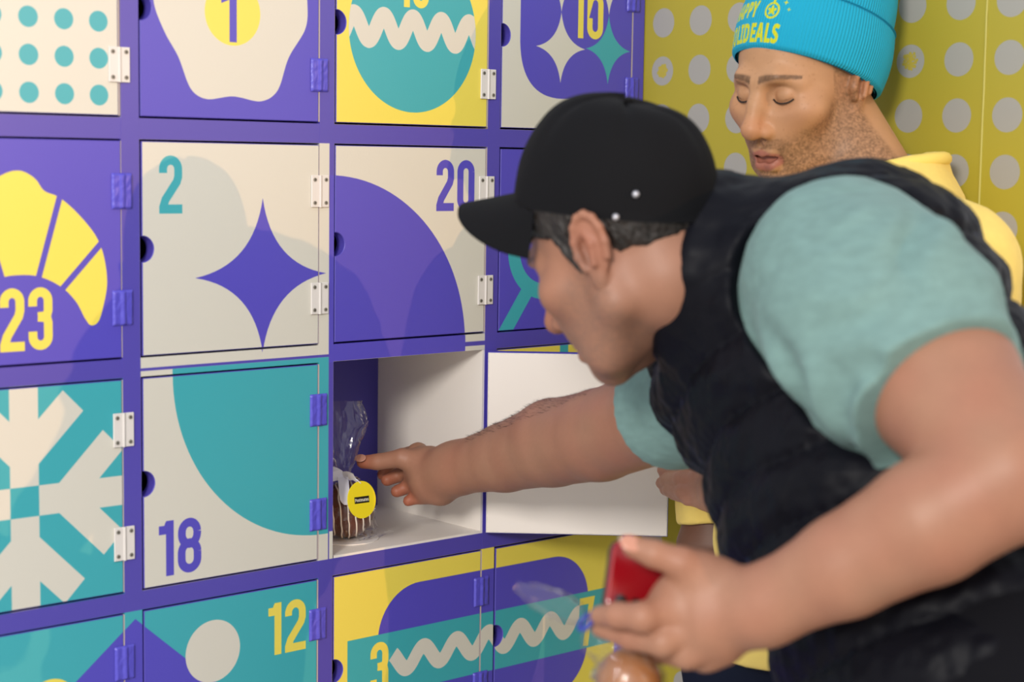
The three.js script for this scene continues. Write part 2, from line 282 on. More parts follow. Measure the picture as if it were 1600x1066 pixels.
// ------------------------------------------------------------------ advent calendar cabinet
const DEPTH = .236, cab = thing('locker_cabinet', 'large purple advent calendar cabinet with numbered square doors in cream, teal and yellow', 'cabinet');
{
  const keys = ['A', 'B', 'C', 'D'], posts = [[LEFT, COL.A[0]], [COL.A[1], COL.B[0]], [COL.B[1], COL.C[0]], [COL.C[1], COL.D[0]], [COL.D[1], END]];
  for (const [a, b] of posts) obj('post', printUV(boxAt(X(a), X(b), Y(BOTTOM), Y(HEAD), -DEPTH, 0)), M.print, cab);
  const shelves = [[BOTTOM, ROW[4][0]], [ROW[4][1], ROW[3][0]], [ROW[3][1], ROW[2][0]], [ROW[2][1], ROW[1][0]], [ROW[1][1], HEAD]];
  for (const k of keys) for (const [a, b] of shelves) obj('shelf', printUV(boxAt(X(COL[k][0]), X(COL[k][1]), Y(a), Y(b), -DEPTH, -.0002)), M.print, cab);
  obj('back_panel', boxAt(X(LEFT), X(END), Y(BOTTOM), Y(HEAD), -DEPTH - .012, -DEPTH), M.back, cab);
  obj('base', boxAt(X(LEFT), X(END), 0, Y(BOTTOM), -DEPTH - .012, -.012), M.purple, cab);
  // white lining of the open compartment
  const [x0, x1] = COL.C.map(X), [y0, y1] = ROW[3].map(Y), t = .003;
  obj('lining', boxAt(x1 - t, x1, y0, y1, -DEPTH, -.001), M.inner, cab); obj('lining', boxAt(x0, x0 + t, y0, y1, -DEPTH, -.020), M.inner, cab);
  obj('lining', boxAt(x0 + t, x1 - t, y0, y0 + t, -DEPTH, -.001), M.inner, cab); obj('lining', boxAt(x0 + t, x1 - t, y1 - t, y1, -DEPTH, -.020), M.inner, cab);
  // doors with a half-round finger notch in the left edge
  const T = .0165, NOTCH = .0152;
  function doorGeo(w, h) {
    const s = new THREE.Shape(); s.moveTo(0, 0); s.lineTo(w, 0); s.lineTo(w, h); s.lineTo(0, h); s.lineTo(0, h / 2 + NOTCH); s.absarc(0, h / 2, NOTCH, Math.PI / 2, -Math.PI / 2, true); s.lineTo(0, 0);
    return new THREE.ExtrudeGeometry(s, { depth: T, bevelEnabled: true, bevelThickness: .0008, bevelSize: .0008, bevelOffset: -.0008, bevelSegments: 1, curveSegments: 14 });
  }
  const hingeGeo = (() => {                                             // two screwed leaves and a knuckle, centred on the joint
    const w = tint(new RoundedBoxGeometry(.0125, .040, .0022, 2, .0008).translate(-.0071, 0, .0011), col('#e0dad5')), w2 = tint(new RoundedBoxGeometry(.0125, .040, .0022, 2, .0008).translate(.0071, 0, .0011), col('#e0dad5'));
    const k = tint(new THREE.CylinderGeometry(.0017, .0017, .040, 10).translate(0, 0, .0022).toNonIndexed(), col('#d8d2cd'));
    const sc = []; for (const sx of [-.0085, .0085]) for (const sy of [-.0145, .0145]) {
      sc.push(tint(new THREE.CylinderGeometry(.0024, .0026, .0009, 14).rotateX(Math.PI / 2).translate(sx, sy, .0026).toNonIndexed(), col('#8f8a80')));
      sc.push(tint(new THREE.BoxGeometry(.0034, .0007, .0004).rotateZ(sx * 60 + sy * 40).translate(sx, sy, .0031).toNonIndexed(), col('#3a3733')), tint(new THREE.BoxGeometry(.0034, .0007, .0004).rotateZ(sx * 60 + sy * 40 + 1.57).translate(sx, sy, .0031).toNonIndexed(), col('#3a3733')));
    }
    return mergeGeometries([w, w2, k, ...sc]);
  })();
  const tapeGeo = [0, 1, 2].map((s) => {                                  // crumpled tape over a hinge
    const g = new THREE.PlaneGeometry(.0265, .0415, 16, 24), p = g.attributes.position;
    for (let i = 0; i < p.count; i++) {
      const x = p.getX(i), y = p.getY(i), edge = Math.max(Math.abs(x) / .01325, Math.abs(y) / .02075), bump = Math.abs(x) < .0022 ? .0016 : 0;
      p.setZ(i, edge > .97 ? .0002 : .0026 + bump + .0007 * nz(x * 260, y * 120, s * 7) + .0007 * Math.max(0, nz(x * 500 + y * 300, y * 90, s * 3 + 2)));
      p.setX(i, x + .0006 * nz(y * 400, s, 1));
    }
    g.computeVertexNormals(); return g;
  });
  const screwMat = mat({ vertexColors: true, roughness: .4 });
  const TAPED = new Set(['B1', 'D1', 'A2', 'B3', 'A4', 'B4', 'C4', 'D4']);
  let n = 0;
  for (const k of keys) for (const r of [1, 2, 3, 4]) {
    const open = k === 'C' && r === 3, gl = .0026, gr = .0016, gt = .0022, gb = .0022;
    const x0 = X(COL[k][0]) + gl, x1 = X(COL[k][1]) - gr, y0 = Y(ROW[r][0]) + gb, y1 = Y(ROW[r][1]) - gt, w = x1 - x0, h = y1 - y0;
    const g = doorGeo(w, h); g.translate(x0, y0, -T);
    const d = obj('door', printUV(g), [M.print, M.purple], cab); if (open) d.userData.label = 'open door showing its white inner face';
    const zoff = -.0012 + .0010 * (rnd() - .5);
    // the pale bare strip beside the hinges
    if (!open) { d.position.z = zoff; d.rotation.z = .002 * (rnd() - .5);
      const strip = obj('edge_strip', boxAt(x1 + .0002, x1 + gr + .0004, y0, y1, -.010, .0004), M.raw, d); strip.position.z = -zoff * .5; }
    const yc = (y0 + y1) / 2;
    for (const s of [-1, 1]) {
      const hx = x1 + gr / 2, hy = yc + s * .0675;
      if (open) continue;
      const hg = obj('hinge', TAPED.has(k + r) ? tapeGeo[n++ % 3] : hingeGeo, TAPED.has(k + r) ? M.tape : screwMat, d); hg.position.set(hx, hy, -zoff);
    }
    if (open) {
      const pivot = V(x1 + .004, 0, .004), turn = 180 - 43.5;
      d.geometry.translate(-x1 , 0, T / 2 + .0085); // hinge side at the origin
      d.geometry.translate(0, 0, -.0085);
      d.position.copy(pivot); d.rotation.y = turn * Math.PI / 180;
      const m = .0022, s = new THREE.Shape(); const W = w - m, H0 = y0 + m, H1 = y1 - m;
      const ragged = []; const push = (x, y, nx, ny, L) => { const q = .0011 * Math.max(-.6, nz(x * 190, y * 190, 4) + .6 * nz(x * 600, y * 600, 8)); ragged.push(new THREE.Vector2(x - nx * q, y - ny * q)); };
      for (let i = 0; i < 120; i++) push(mix(-W, -m, i / 120), H0, 0, -1); for (let i = 0; i < 120; i++) push(-m, mix(H0, H1, i / 120), 1, 0);
      for (let i = 0; i < 120; i++) push(mix(-m, -W, i / 120), H1, 0, 1); for (let i = 0; i <= 48; i++) push(-W, mix(H1, yc + NOTCH + .002, i / 48), -1, 0);
      for (let i = 0; i <= 16; i++) { const a = Math.PI / 2 - Math.PI * i / 16; ragged.push(new THREE.Vector2(-W + (NOTCH + .002) * Math.cos(a), yc + (NOTCH + .002) * Math.sin(a))); }
      for (let i = 0; i < 48; i++) push(-W, mix(yc - NOTCH - .002, H0, i / 48), -1, 0);
      obj('inner_face', new THREE.ExtrudeGeometry(new THREE.Shape(ragged), { depth: .0008, bevelEnabled: false }).translate(0, 0, -T / 2 - .0016), M.white, d).userData.label = 'white painted inside of the open door';
      for (const s2 of [-1, 1]) { const hg = obj('hinge', hingeGeo, screwMat, d); hg.scale.set(.6, 1, .6); hg.position.set(-.0085, yc + s2 * .0675, T / 2 + .0012); }
    }
  }
}
// ------------------------------------------------------------------ people: shared head
// head space: x to the person's left, y up, z forward, origin between the ears, metres
function headField(o) {
  const E = [], sub = [], eyeY = .008;
  const cranium = ell(V(0, .047, -.012), V(.0765, .092, .099)), face = ell(V(0, -.022, .040), V(.062, .082, .058));
  const mid = ell(V(0, -.045, .055), V(.044, .052, .046));
  const jaw = [-1, 1].map((s) => chain([V(s * .056, -.004, -.004), V(s * .055, -.052, .004), V(s * .030, -.088, .056), V(0, -.098, .074)], [.016, .0165, .0165, .0185], .02));
  const chin = ell(V(0, -.095, .079), V(.021, .018, .016));
  const cheek = [-1, 1].map((s) => ell(V(s * .047, -.014, .063), V(.024, .020, .022)));
  const brow = [-1, 1].map((s) => chain([V(s * .006, .026, .089), V(s * .026, .030, .086), V(s * .046, .022, .068)], [.010, .0105, .0095], .012));
  const nose = chain([V(0, .022, .089), V(0, .0, .102), V(0, -.026, .1165)], [.0075, .0085, .0118], .012), tip = ell(V(0, -.030, .1145), V(.0125, .0105, .0115));
  const ala = [-1, 1].map((s) => ell(V(s * .0135, -.034, .1025), V(.0078, .0082, .0105)));
  const nostril = [-1, 1].map((s) => ell(V(s * .0074, -.0415, .1075), V(.0042, .0062, .0060)));
  const socket = [-1, 1].map((s) => ell(V(s * .031, eyeY + .001, .099), V(.0215, .0155, .018)));
  const lid = [-1, 1].map((s) => ell(V(s * .031, eyeY, .0755), V(.0150, .0140, .0140)));
  const lidFold = [-1, 1].map((s) => chain([V(s * .0175, eyeY - .0045, .0875), V(s * .031, eyeY - .0075, .0905), V(s * .0445, eyeY - .0040, .0835)], [.0012, .0014, .0012], .003));
  const gap = o.gape ?? .003;
  const upper = chain([V(-.0235, -.0665 , .083), V(-.010, -.0615, .0955), V(0, -.0628, .0975), V(.010, -.0615, .0955), V(.0235, -.0665, .083)], [.0030, .0058, .0055, .0058, .0030], .006);
  const lower = chain([V(-.0220, -.0690 - gap * .5, .083), V(-.010, -.0745 - gap, .0935), V(.010, -.0745 - gap, .0935), V(.0220, -.0690 - gap * .5, .083)], [.0030, .0072, .0072, .0030], .006);
  const slit = chain([V(-.0215, -.0677, .088), V(-.008, -.0672 - gap * .5, .097), V(.008, -.0672 - gap * .5, .097), V(.0215, -.0677, .088)], [.0010, .0014 + gap * .75, .0014 + gap * .75, .0010], .004);
  const philtrum = cap(V(0, -.046, .1035), V(0, -.058, .1015), .0022, .0028);
  const ears = [-1, 1].map((s) => {
    const base = ell(V(s * .0775, .002, -.010), V(.0070, .031, .0185), -.22, -s * .13), concha = ell(V(s * .0855, -.001, -.004), V(.0105, .0150, .0092), -.2, 0), lobe = ell(V(s * .0735, -.0275, -.001), V(.0055, .010, .0085), -.2, 0);
    const rim = []; for (let i = 0; i <= 9; i++) { const a = (-35 + 250 * i / 9) * Math.PI / 180, ry = .0300, rz = .0178; let y = .003 + ry * Math.sin(a), z = -.0115 - rz * Math.cos(a) * -1; z = -.0115 + rz * Math.cos(a) * -1; rim.push(V(s * (.0808 + .0042 * Math.sin(a)), y, z - .20 * y)); }
    const helix = chain(rim, rim.map(() => .0040), .003), anti = chain([V(s * .0830, .017, -.013), V(s * .0838, .004, -.0155), V(s * .0825, -.015, -.008)], [.0028, .0032, .0036], .004);
    const tragus = ell(V(s * .0775, -.001, .0065), V(.004, .007, .0045));
    return (x, y, z) => { let d = smax(base(x, y, z), -concha(x, y, z), .005); d = smin(d, lobe(x, y, z), .006); d = smin(d, helix(x, y, z), .0035); d = smin(d, anti(x, y, z), .004); return smin(d, tragus(x, y, z), .004); };
  });
  const neck = o.neck;
  return (x, y, z) => {
    let d = smin(cranium(x, y, z), face(x, y, z), .03);
    d = smin(d, mid(x, y, z), .02);
    d = smin(d, Math.min(jaw[0](x, y, z), jaw[1](x, y, z)), .022); d = smin(d, chin(x, y, z), .012);
    if (neck) d = smin(d, neck(x, y, z), .022);
    if (z > .02) {
      d = smin(d, Math.min(cheek[0](x, y, z), cheek[1](x, y, z)), .022);
      d = smin(d, Math.min(brow[0](x, y, z), brow[1](x, y, z)), .012);
      d = smax(d, -Math.min(socket[0](x, y, z), socket[1](x, y, z)), .012);
      d = smin(d, smin(nose(x, y, z), tip(x, y, z), .008), .013);
      d = smin(d, Math.min(ala[0](x, y, z), ala[1](x, y, z)), .006);
      d = smax(d, -Math.min(nostril[0](x, y, z), nostril[1](x, y, z)), .003);
      d = smin(d, Math.min(lid[0](x, y, z), lid[1](x, y, z)), .0035);
      d = smax(d, -Math.min(lidFold[0](x, y, z), lidFold[1](x, y, z)), .0015);
      d = smax(d, -philtrum(x, y, z), .004);
      d = smin(d, upper(x, y, z), .004); d = smin(d, lower(x, y, z), .004);
      d = smax(d, -slit(x, y, z), .0016);
    }
    return smin(d, Math.min(ears[0](x, y, z), ears[1](x, y, z)), .005);
  };
}
// head frame from view-space angles: turned (degrees away from the camera out of left profile), nodding, rolling
function headFrame(origin, away, nod, roll, scale = 1) {
  const a = away * Math.PI / 180, n = nod * Math.PI / 180, r = roll * Math.PI / 180, BACK = AHEAD.clone().negate();
  const f = RIGHT.clone().multiplyScalar(-Math.cos(a)).addScaledVector(BACK, -Math.sin(a)), l = RIGHT.clone().multiplyScalar(-Math.sin(a)).addScaledVector(BACK, Math.cos(a));
  let fwd = f.clone().multiplyScalar(Math.cos(n)).addScaledVector(UP, -Math.sin(n)), up = UP.clone().multiplyScalar(Math.cos(n)).addScaledVector(f, Math.sin(n));
  const left = l.clone().multiplyScalar(Math.cos(r)).addScaledVector(up, Math.sin(r)); up = up.clone().multiplyScalar(Math.cos(r)).addScaledVector(l, -Math.sin(r));
  const m = new THREE.Matrix4().makeBasis(left, up, fwd).setPosition(origin); m.multiply(new THREE.Matrix4().makeScale(scale, scale, scale));
  return { m, inv: m.clone().invert(), to: (v) => v.clone().applyMatrix4(m.clone().invert()), scale };
}
const C = (r, g, b) => new THREE.Color().setRGB(r, g, b);
const mixc = (a, b, t) => C(mix(a.r, b.r, t), mix(a.g, b.g, t), mix(a.b, b.b, t));
const near = (x, y, z, cx, cy, cz, r) => Math.exp(-(((x - cx) ** 2 + (y - cy) ** 2 + (z - cz) ** 2) / (r * r)));
function faceColor(skin, o) {
  const red = C(skin.r * 1.02, skin.g * .72, skin.b * .68), lip = o.lip;
  return (x, y, z) => {
    const ax = Math.abs(x), n = nz(x * 60, y * 60, z * 60), fine = nz(x * 420, y * 420, z * 420), g = 1 + .05 * n + .04 * fine;
    let c = C(skin.r * g, skin.g * g, skin.b * g);
    c = mixc(c, red, clamp(.55 * near(x, y, z, 0, -.028, .116, .020) + .30 * near(ax, y, z, .045, -.018, .075, .028) + .6 * near(ax, y, z, .084, .004, -.008, .030), 0, .75));
    if (o.freckle && z > .05 && y > -.05 && nz(x * 330 + 7, y * 330, z * 330) > .56) c = mixc(c, C(skin.r * .55, skin.g * .45, skin.b * .4), .32);
    if (z > .075 && ax < .0245 && y > -.0865 - (o.gape ?? .003) && y < -.055) {          // lips
      const w = 1 - ax / .0245, yu = -.0570 - .0085 * (1 - w), yl = -.0795 - (o.gape ?? .003) * 1.5 + .011 * (1 - w) ** 1.3;
      const inside = sstep(yl - .002, yl + .001, y) * (1 - sstep(yu - .001, yu + .002, y)); c = mixc(c, lip, inside * .8);
    }
    if (z > .05 && y > .018 && y < .05 && ax > .007 && ax < .054) {                         // eyebrows
      const t = (ax - .007) / .047, yb = .0305 + .0065 * Math.sin(Math.min(1, t * 1.25) * Math.PI * .6) - .008 * t * t, hb = .0052 * (1 - .6 * t);
      const s = 1 - sstep(hb * .6, hb * 1.15, Math.abs(y - yb)); if (s > 0) c = mixc(c, o.brow, s * (.72 + .25 * nz(x * 500, y * 160, 3)) * o.browAmount);
    }
    if (o.beard > 0) {                                                                       // short stubble along jaw, chin and upper lip
      const jawline = sstep(.008, -.020, y + .55 * (z - .03)) * sstep(-.020, .002, z + .10 * 0) * (y < .045 ? 1 : 0);
      const cheekCut = sstep(-.004, -.034, y - .75 * (.060 - z)) ;
      const stache = z > .07 && y < -.044 && y > -.062 && ax < .030 ? .85 : 0, goatee = z > .05 && y < -.083 ? .8 : 0, sideb = z < .030 && z > .006 && y > -.05 && y < .040 && ax > .05 ? .75 : 0;
      let b = clamp(Math.max(jawline * Math.max(0, cheekCut), stache, goatee * .9, sideb), 0, 1);
      if (z > .08 && ax < .022 && y > -.085 && y < -.057) b *= .25;
      if (z < -.002) b *= sstep(-.014, -.002, z);
      if (y < -.112) b *= sstep(-.13, -.112, y);
      if (b > 0) c = mixc(c, o.beardColor, b * o.beard * clamp(.62 + .75 * nz(x * 380, y * 380, z * 380) + .25 * nz(x * 90, y * 90, z * 90), .1, 1));
    }
    if (o.mole) for (const [mx, my, mz, r] of o.mole) { const m = near(x, y, z, mx, my, mz, r); if (m > .1) c = mixc(c, C(.10, .05, .035), m * .8); }
    return c;
  };
}
const skinTone = (s, tips = []) => (x, y, z) => { let red = 0; for (const t of tips) red = Math.max(red, Math.exp(-((x - t.x) ** 2 + (y - t.y) ** 2 + (z - t.z) ** 2) / 4e-4)); const g = 1 + .05 * nz(x * 40, y * 40, z * 40) + .05 * nz(x * 260, y * 260, z * 260), w = .10 * nz(x * 22, y * 22, z * 22 + 5); return C(s.r * g * (1 + .10 * red), s.g * g * (1 - w) * (1 - .30 * red), s.b * g * (1 - w) * (1 - .40 * red)); };
// a limb with its hand: the palm joins each finger smoothly, the fingers stay apart
function limb(arm, palm, fingers, k = .012) {
  const fs = fingers.map(([pts, rs]) => chain(pts, rs, .004));
  return (x, y, z) => {
    const a = arm(x, y, z), base = palm ? smin(a, palm(x, y, z), .02) : a; let d = base;
    if (base < .25) for (const f of fs) d = Math.min(d, smin(base, f(x, y, z), k));
    return d;
  };
}
function nails(specs, m, parent) { for (const [p, dir, out, w, l] of specs) {
  const d = dir.clone().normalize(), n = out.clone().addScaledVector(d, -out.dot(d)).normalize(), s = n.clone().cross(d);
  const g = new THREE.SphereGeometry(1, 14, 10, 0, Math.PI * 2, 0, Math.PI / 2).scale(w, .0016, l); g.applyMatrix4(new THREE.Matrix4().makeBasis(s, n, d).setPosition(p)); obj('fingernail', g, m, parent);
} }
const skinMat = mat({ vertexColors: true, roughness: .5, specularIntensity: .7, sheen: .15, sheenRoughness: .5, sheenColor: C(1, .6, .5) });
function eyelashes(H, parent) {                                         // fringe of the lowered upper lids
  const m = mat({ color: '#1d1410', roughness: .7 });
  for (const s of [-1, 1]) obj('eyelashes', tube([V(s * .0170, .0040, .0870), V(s * .0225, .0014, .0893), V(s * .031, .0000, .0905), V(s * .0395, .0010, .0872), V(s * .0455, .0042, .0825)], .0011, 40, 6).applyMatrix4(H.m), m, parent);
}
// parametric closed sheets: rows of points outward to a ring, used for hats
function sheet(fn, nu, nv, closedU) {
  const pos = [], uv = [], idx = [];
  for (let j = 0; j <= nv; j++) for (let i = 0; i <= nu; i++) { const p = fn(i / nu, j / nv); pos.push(p.x, p.y, p.z); uv.push(i / nu, j / nv); }
  for (let j = 0; j < nv; j++) for (let i = 0; i < nu; i++) { const a = j * (nu + 1) + i, b = a + 1, c = a + nu + 1, d = c + 1; idx.push(a, b, d, a, d, c); }
  const g = new THREE.BufferGeometry(); g.setAttribute('position', new THREE.Float32BufferAttribute(pos, 3)); g.setAttribute('uv', new THREE.Float32BufferAttribute(uv, 2)); g.setIndex(idx); g.computeVertexNormals();
  if (closedU) { const n = g.attributes.normal; for (let j = 0; j <= nv; j++) { const a = j * (nu + 1), b = a + nu, v = V(n.getX(a) + n.getX(b), n.getY(a) + n.getY(b), n.getZ(a) + n.getZ(b)).normalize(); n.setXYZ(a, v.x, v.y, v.z); n.setXYZ(b, v.x, v.y, v.z); } }
  return g;
}
// ------------------------------------------------------------------ the man reaching into the calendar
const man = thing('person', 'man in black cap, teal shirt and dark quilted vest leaning into the open compartment', 'person');
{
  const skin = C(.325, .155, .097), H = headFrame(P(981, 386, 1.76), 40, 25, -8, 1.0);
  const neckBase = P(1120, 452, 1.80);
  const head = headField({ neck: cap(V(0, -.045, -.028), H.to(neckBase), .056, .060), gape: .001 });
  const hg = sdfMesh(head, V(-.11, -.19, -.21), V(.11, .16, .14), .0024, faceColor(skin, { lip: C(.36, .15, .12), brow: C(.03, .02, .015), browAmount: 1, beard: .55, beardColor: C(.16, .10, .075), gape: .001 })); hg.applyMatrix4(H.m);
  // joints
  const rSh = P(1125, 598, 1.93), rEl = P(938, 680, 2.13), rMid = P(865, 692, 2.21), rWr = P(712, 732, 2.345);
  const lSh = P(1330, 430, 1.62), lEl = P(1575, 742, 1.415), lMid = P(1450, 815, 1.425), lWr = P(1192, 948, 1.485);
  // right hand: thumb above, finger pads curled towards the viewer
  const rArm = chain([rSh, P(1030, 648, 2.03), rEl, rMid, P(790, 715, 2.28), rWr], [.062, .0560, .0550, .0545, .0440, .0335], .008);
  const palmR = all([chain([rWr, P(676, 742, 2.372)], [.032, .0325], .02), cap(P(668, 722, 2.385), P(650, 712, 2.40), .021, .015), cap(P(690, 768, 2.368), P(672, 766, 2.38), .019, .017), cap(P(668, 745, 2.385), P(652, 740, 2.395), .024, .017)], .018);
  const fingersR = [
    [[P(672, 728, 2.372), P(628, 716, 2.375), P(590, 722, 2.385), P(567, 722, 2.392)], [.0165, .0128, .0108, .0092]],                        // thumb
    [[P(655, 706, 2.41), P(628, 712, 2.445), P(606, 728, 2.455), P(598, 742, 2.45)], [.0118, .0098, .0088, .0080]],                          // index, behind the thumb
    [[P(655, 728, 2.40), P(625, 742, 2.425), P(605, 750, 2.418)], [.0112, .0098, .0088]],
    [[P(660, 744, 2.395), P(640, 760, 2.405), P(620, 768, 2.400)], [.0108, .0095, .0086]],
    [[P(672, 762, 2.385), P(656, 776, 2.388), P(638, 783, 2.385)], [.0100, .0086, .0076]]];
  const tone = skinTone(skin, [...fingersR, ...[]].map(([p]) => p[p.length - 1]));
  const rPts = [rSh, rEl, rWr, P(557, 720, 2.40), P(640, 800, 2.39), P(620, 690, 2.46)];
  const gR = sdfMesh(limb(rArm, palmR, fingersR), ...bounds(rPts, .075), .0034, tone);
  // left hand: thumb on the phone, two fingers pinching the bag
  const lArm = chain([lSh, P(1470, 600, 1.50), lEl, lMid, P(1320, 885, 1.452), lWr], [.072, .067, .053, .0505, .042, .0315], .008);
  const palmL = all([chain([lWr, P(1120, 955, 1.505)], [.0305, .033], .02), cap(P(1090, 905, 1.50), P(1060, 925, 1.505), .021, .0165), cap(P(1095, 985, 1.50), P(1062, 985, 1.505), .024, .018), cap(P(1110, 950, 1.50), P(1050, 950, 1.505), .022, .019), cap(P(1125, 1000, 1.51), P(1095, 1015, 1.515), .021, .016)], .02);
  const fingersL = [
    [[P(1120, 905, 1.50), P(1065, 880, 1.488), P(1022, 866, 1.488), P(990, 855, 1.492)], [.0185, .0135, .0118, .0098]],                      // thumb
    [[P(1040, 955, 1.495), P(1004, 965, 1.480), P(965, 962, 1.492), P(937, 962, 1.51)], [.0150, .0128, .0110, .0088]],
    [[P(1065, 990, 1.50), P(1036, 1004, 1.487), P(985, 996, 1.505), P(938, 981, 1.525)], [.0145, .0125, .0108, .0088]],
    [[P(1090, 1010, 1.505), P(1070, 1024, 1.495), P(1030, 1018, 1.53), P(1000, 1000, 1.55)], [.0135, .0118, .0102, .0085]],
    [[P(1120, 1012, 1.51), P(1105, 1026, 1.508), P(1075, 1022, 1.545), P(1050, 1008, 1.56)], [.0125, .0105, .0090, .0078]]];
  const gL = sdfMesh(limb(lArm, palmL, fingersL), ...bounds([lSh, lEl, lWr, P(930, 960, 1.49), P(1000, 850, 1.48), P(1080, 1030, 1.56)], .08), .0034, tone);
  // torso, hips and legs under the clothes
  const side = lSh.clone().sub(rSh).normalize(), at = (p, s) => p.clone().addScaledVector(side, s);
  const chest = P(1265, 560, 1.80), waist = P(1385, 800, 1.70), hip = P(1510, 1110, 1.59);
  const backUp = P(1330, 465, 1.76), backMid = P(1475, 640, 1.66);
  const foot = (s, f) => { const h = at(hip, s); return V(h.x + f * .5, .06, h.z - f * .5); };
  const legs = [-1, 1].map((s) => { const h = at(hip, s * .09), ft = foot(s * .10, .05 * s), kn = h.clone().lerp(ft, .48).add(V(.03, 0, -.04)); return { h, kn, ft }; });
  const torsoField = (grow) => {
    const c = (p, q, r, r2) => cap(p, q, r + grow, (r2 ?? r) + grow);
    const parts = [c(at(rSh, .03), at(lSh, -.03), .066), c(at(chest, -.075), at(chest, .075), .118), c(at(backUp, -.05), at(backUp, .05), .098), c(at(waist, -.055), at(waist, .055), .125), c(at(hip, -.06), at(hip, .06), .125), c(backUp, backMid, .10, .10), c(chest, waist, .125, .128), c(waist, hip, .128, .128), c(at(chest, .05), at(waist, .04), .11), c(at(waist, .04), at(hip, .05), .115)];
    return all(parts, .06);
  };
  const under = all([torsoField(-.022), cap(backUp, neckBase, .06, .055), ...legs.flatMap((l) => [cap(l.h, l.kn, .075, .052), cap(l.kn, l.ft, .050, .036)])], .05);
  const gT = sdfMesh(under, V(-.25, .03, .35), V(.75, 1.55, 1.45), .014, tone);
  const body = obj('body', [hg, gR, gL, gT], skinMat, man);
  eyelashes(H, body);
  body.userData.label = 'skin of face, neck, arms and hands';
  const nailMat = mat({ color: '#bb8570', roughness: .3 });
  const toCam = (p) => EYE.clone().sub(p).normalize();
  nails([[P(563, 716, 2.382), P(557, 716, 2.40).sub(P(590, 722, 2.385)), toCam(P(563, 716, 2.38)).addScaledVector(UP, .7), .0068, .0085], [P(986, 849, 1.484), P(975, 848, 1.49).sub(P(1022, 866, 1.488)), toCam(P(985, 850, 1.48)).addScaledVector(UP, .6), .0078, .010]], nailMat, body);
  // forearm hair: fine strands along the upper edge
  {
    const hs = [], armF = rArm, gr = (p) => V(armF(p.x + .001, p.y, p.z) - armF(p.x - .001, p.y, p.z), armF(p.x, p.y + .001, p.z) - armF(p.x, p.y - .001, p.z), armF(p.x, p.y, p.z + .001) - armF(p.x, p.y, p.z - .001)).normalize();
    for (let i = 0; i < 1500; i++) {
      const t = rnd(), base = rEl.clone().lerp(rWr, .02 + .9 * t), ang = 1.57 + (rnd() - .5) * 1.7, dir = UP.clone().multiplyScalar(Math.sin(ang)).addScaledVector(AHEAD, -Math.cos(ang));
      let p = base.clone().addScaledVector(dir, .05); for (let q = 0; q < 5; q++) p.addScaledVector(gr(p), -armF(p.x, p.y, p.z));
      const n = gr(p), along = rWr.clone().sub(rEl).normalize().multiplyScalar(.0065).addScaledVector(n, .0022 + .002 * rnd()).addScaledVector(UP, -.003 * rnd()), L = .6 + .6 * rnd(), q1 = p.clone().addScaledVector(along, L * .5).addScaledVector(n, .0006), q2 = p.clone().addScaledVector(along, L);
      const s = along.clone().cross(n).normalize().multiplyScalar(.00013), g = new THREE.BufferGeometry();
      g.setAttribute('position', new THREE.Float32BufferAttribute([...p.clone().add(s).toArray(), ...p.clone().sub(s).toArray(), ...q1.clone().addScaledVector(s, .7).toArray(), ...q1.clone().addScaledVector(s, -.7).toArray(), ...q2.toArray()], 3)); g.setIndex([0, 1, 2, 1, 3, 2, 2, 3, 4]); g.computeVertexNormals(); hs.push(g);
    }
    const h = obj('arm_hair', hs, mat({ color: '#3a241a', roughness: .6 }), man); h.userData.kind = 'stuff'; h.userData.label = 'fine dark hair on the reaching forearm';
  }
  // hair below the cap
  {
    const cr = ell(V(0, .047, -.012), V(.0765, .092, .099)), fa = ell(V(0, -.022, .040), V(.062, .082, .058)), earGap = [-1, 1].map((s) => ell(V(s * .082, .002, -.008), V(.022, .034, .0235), -.22));
    const line = (z) => z > .062 ? .047 + (z - .062) * .15 : z > .034 ? mix(.034, .047, (z - .034) / .028) : z > .008 ? mix(-.014, .034, sstep(.018, .034, z)) : z > -.034 ? -.014 : mix(-.036, -.014, sstep(-.075, -.034, z));
    const hair = (x, y, z) => {
      let d = smin(cr(x, y, z), fa(x, y, z), .03) - .0055 - .0022 * nz(x * 160, y * 70, z * 160) - .0015 * nz(x * 420, y * 130, z * 420);
      d = smax(d, line(z) - y + .004 * nz(z * 260, x * 260, 2) + .003 * nz(z * 700, x * 500, 7), .004);
      d = smax(d, (y - .044) * Math.cos(.593) - (z + .006) * Math.sin(.593) - .006, .002);
      return smax(d, -Math.min(earGap[0](x, y, z), earGap[1](x, y, z)), .003);
    };
    const g = sdfMesh(hair, V(-.1, -.06, -.13), V(.1, .15, .12), .0026, (x, y, z) => { const s = 1 + .8 * nz(x * 300, y * 60, z * 300); return C(.016 * s, .012 * s, .010 * s); }); g.applyMatrix4(H.m);
    obj('hair', g, mat({ vertexColors: true, roughness: .55 }), man).userData.label = 'short black hair under the cap';
  }
  // cap
  {
    const capM = new THREE.Matrix4().makeTranslation(0, .044, -.006).multiply(new THREE.Matrix4().makeRotationX(-34 * Math.PI / 180)), W = H.m.clone().multiply(capM);
    const black = mat({ color: '#0d0d10', roughness: .85, specularIntensity: .35 });
    const ringAt = (u, v) => {
      const a = u * Math.PI * 2, th = v * Math.PI / 2, seam = Math.pow(Math.abs(Math.cos(3 * a)), 14), rr = Math.pow(Math.cos(th), .60), hh = .107 * Math.pow(Math.sin(th), .98);
      const lump = 1 + .018 * nz(Math.cos(a) * 2.2, Math.sin(a) * 2.2, v * 3) , s = (1 - .028 * seam * sstep(.1, .8, v)) * lump;
      return V(.0835 * Math.sin(a) * rr * s, hh * (1 - .045 * seam * v) * (1 + .05 * Math.cos(a) * v), .1090 * Math.cos(a) * rr * s - .006 * v);
    };
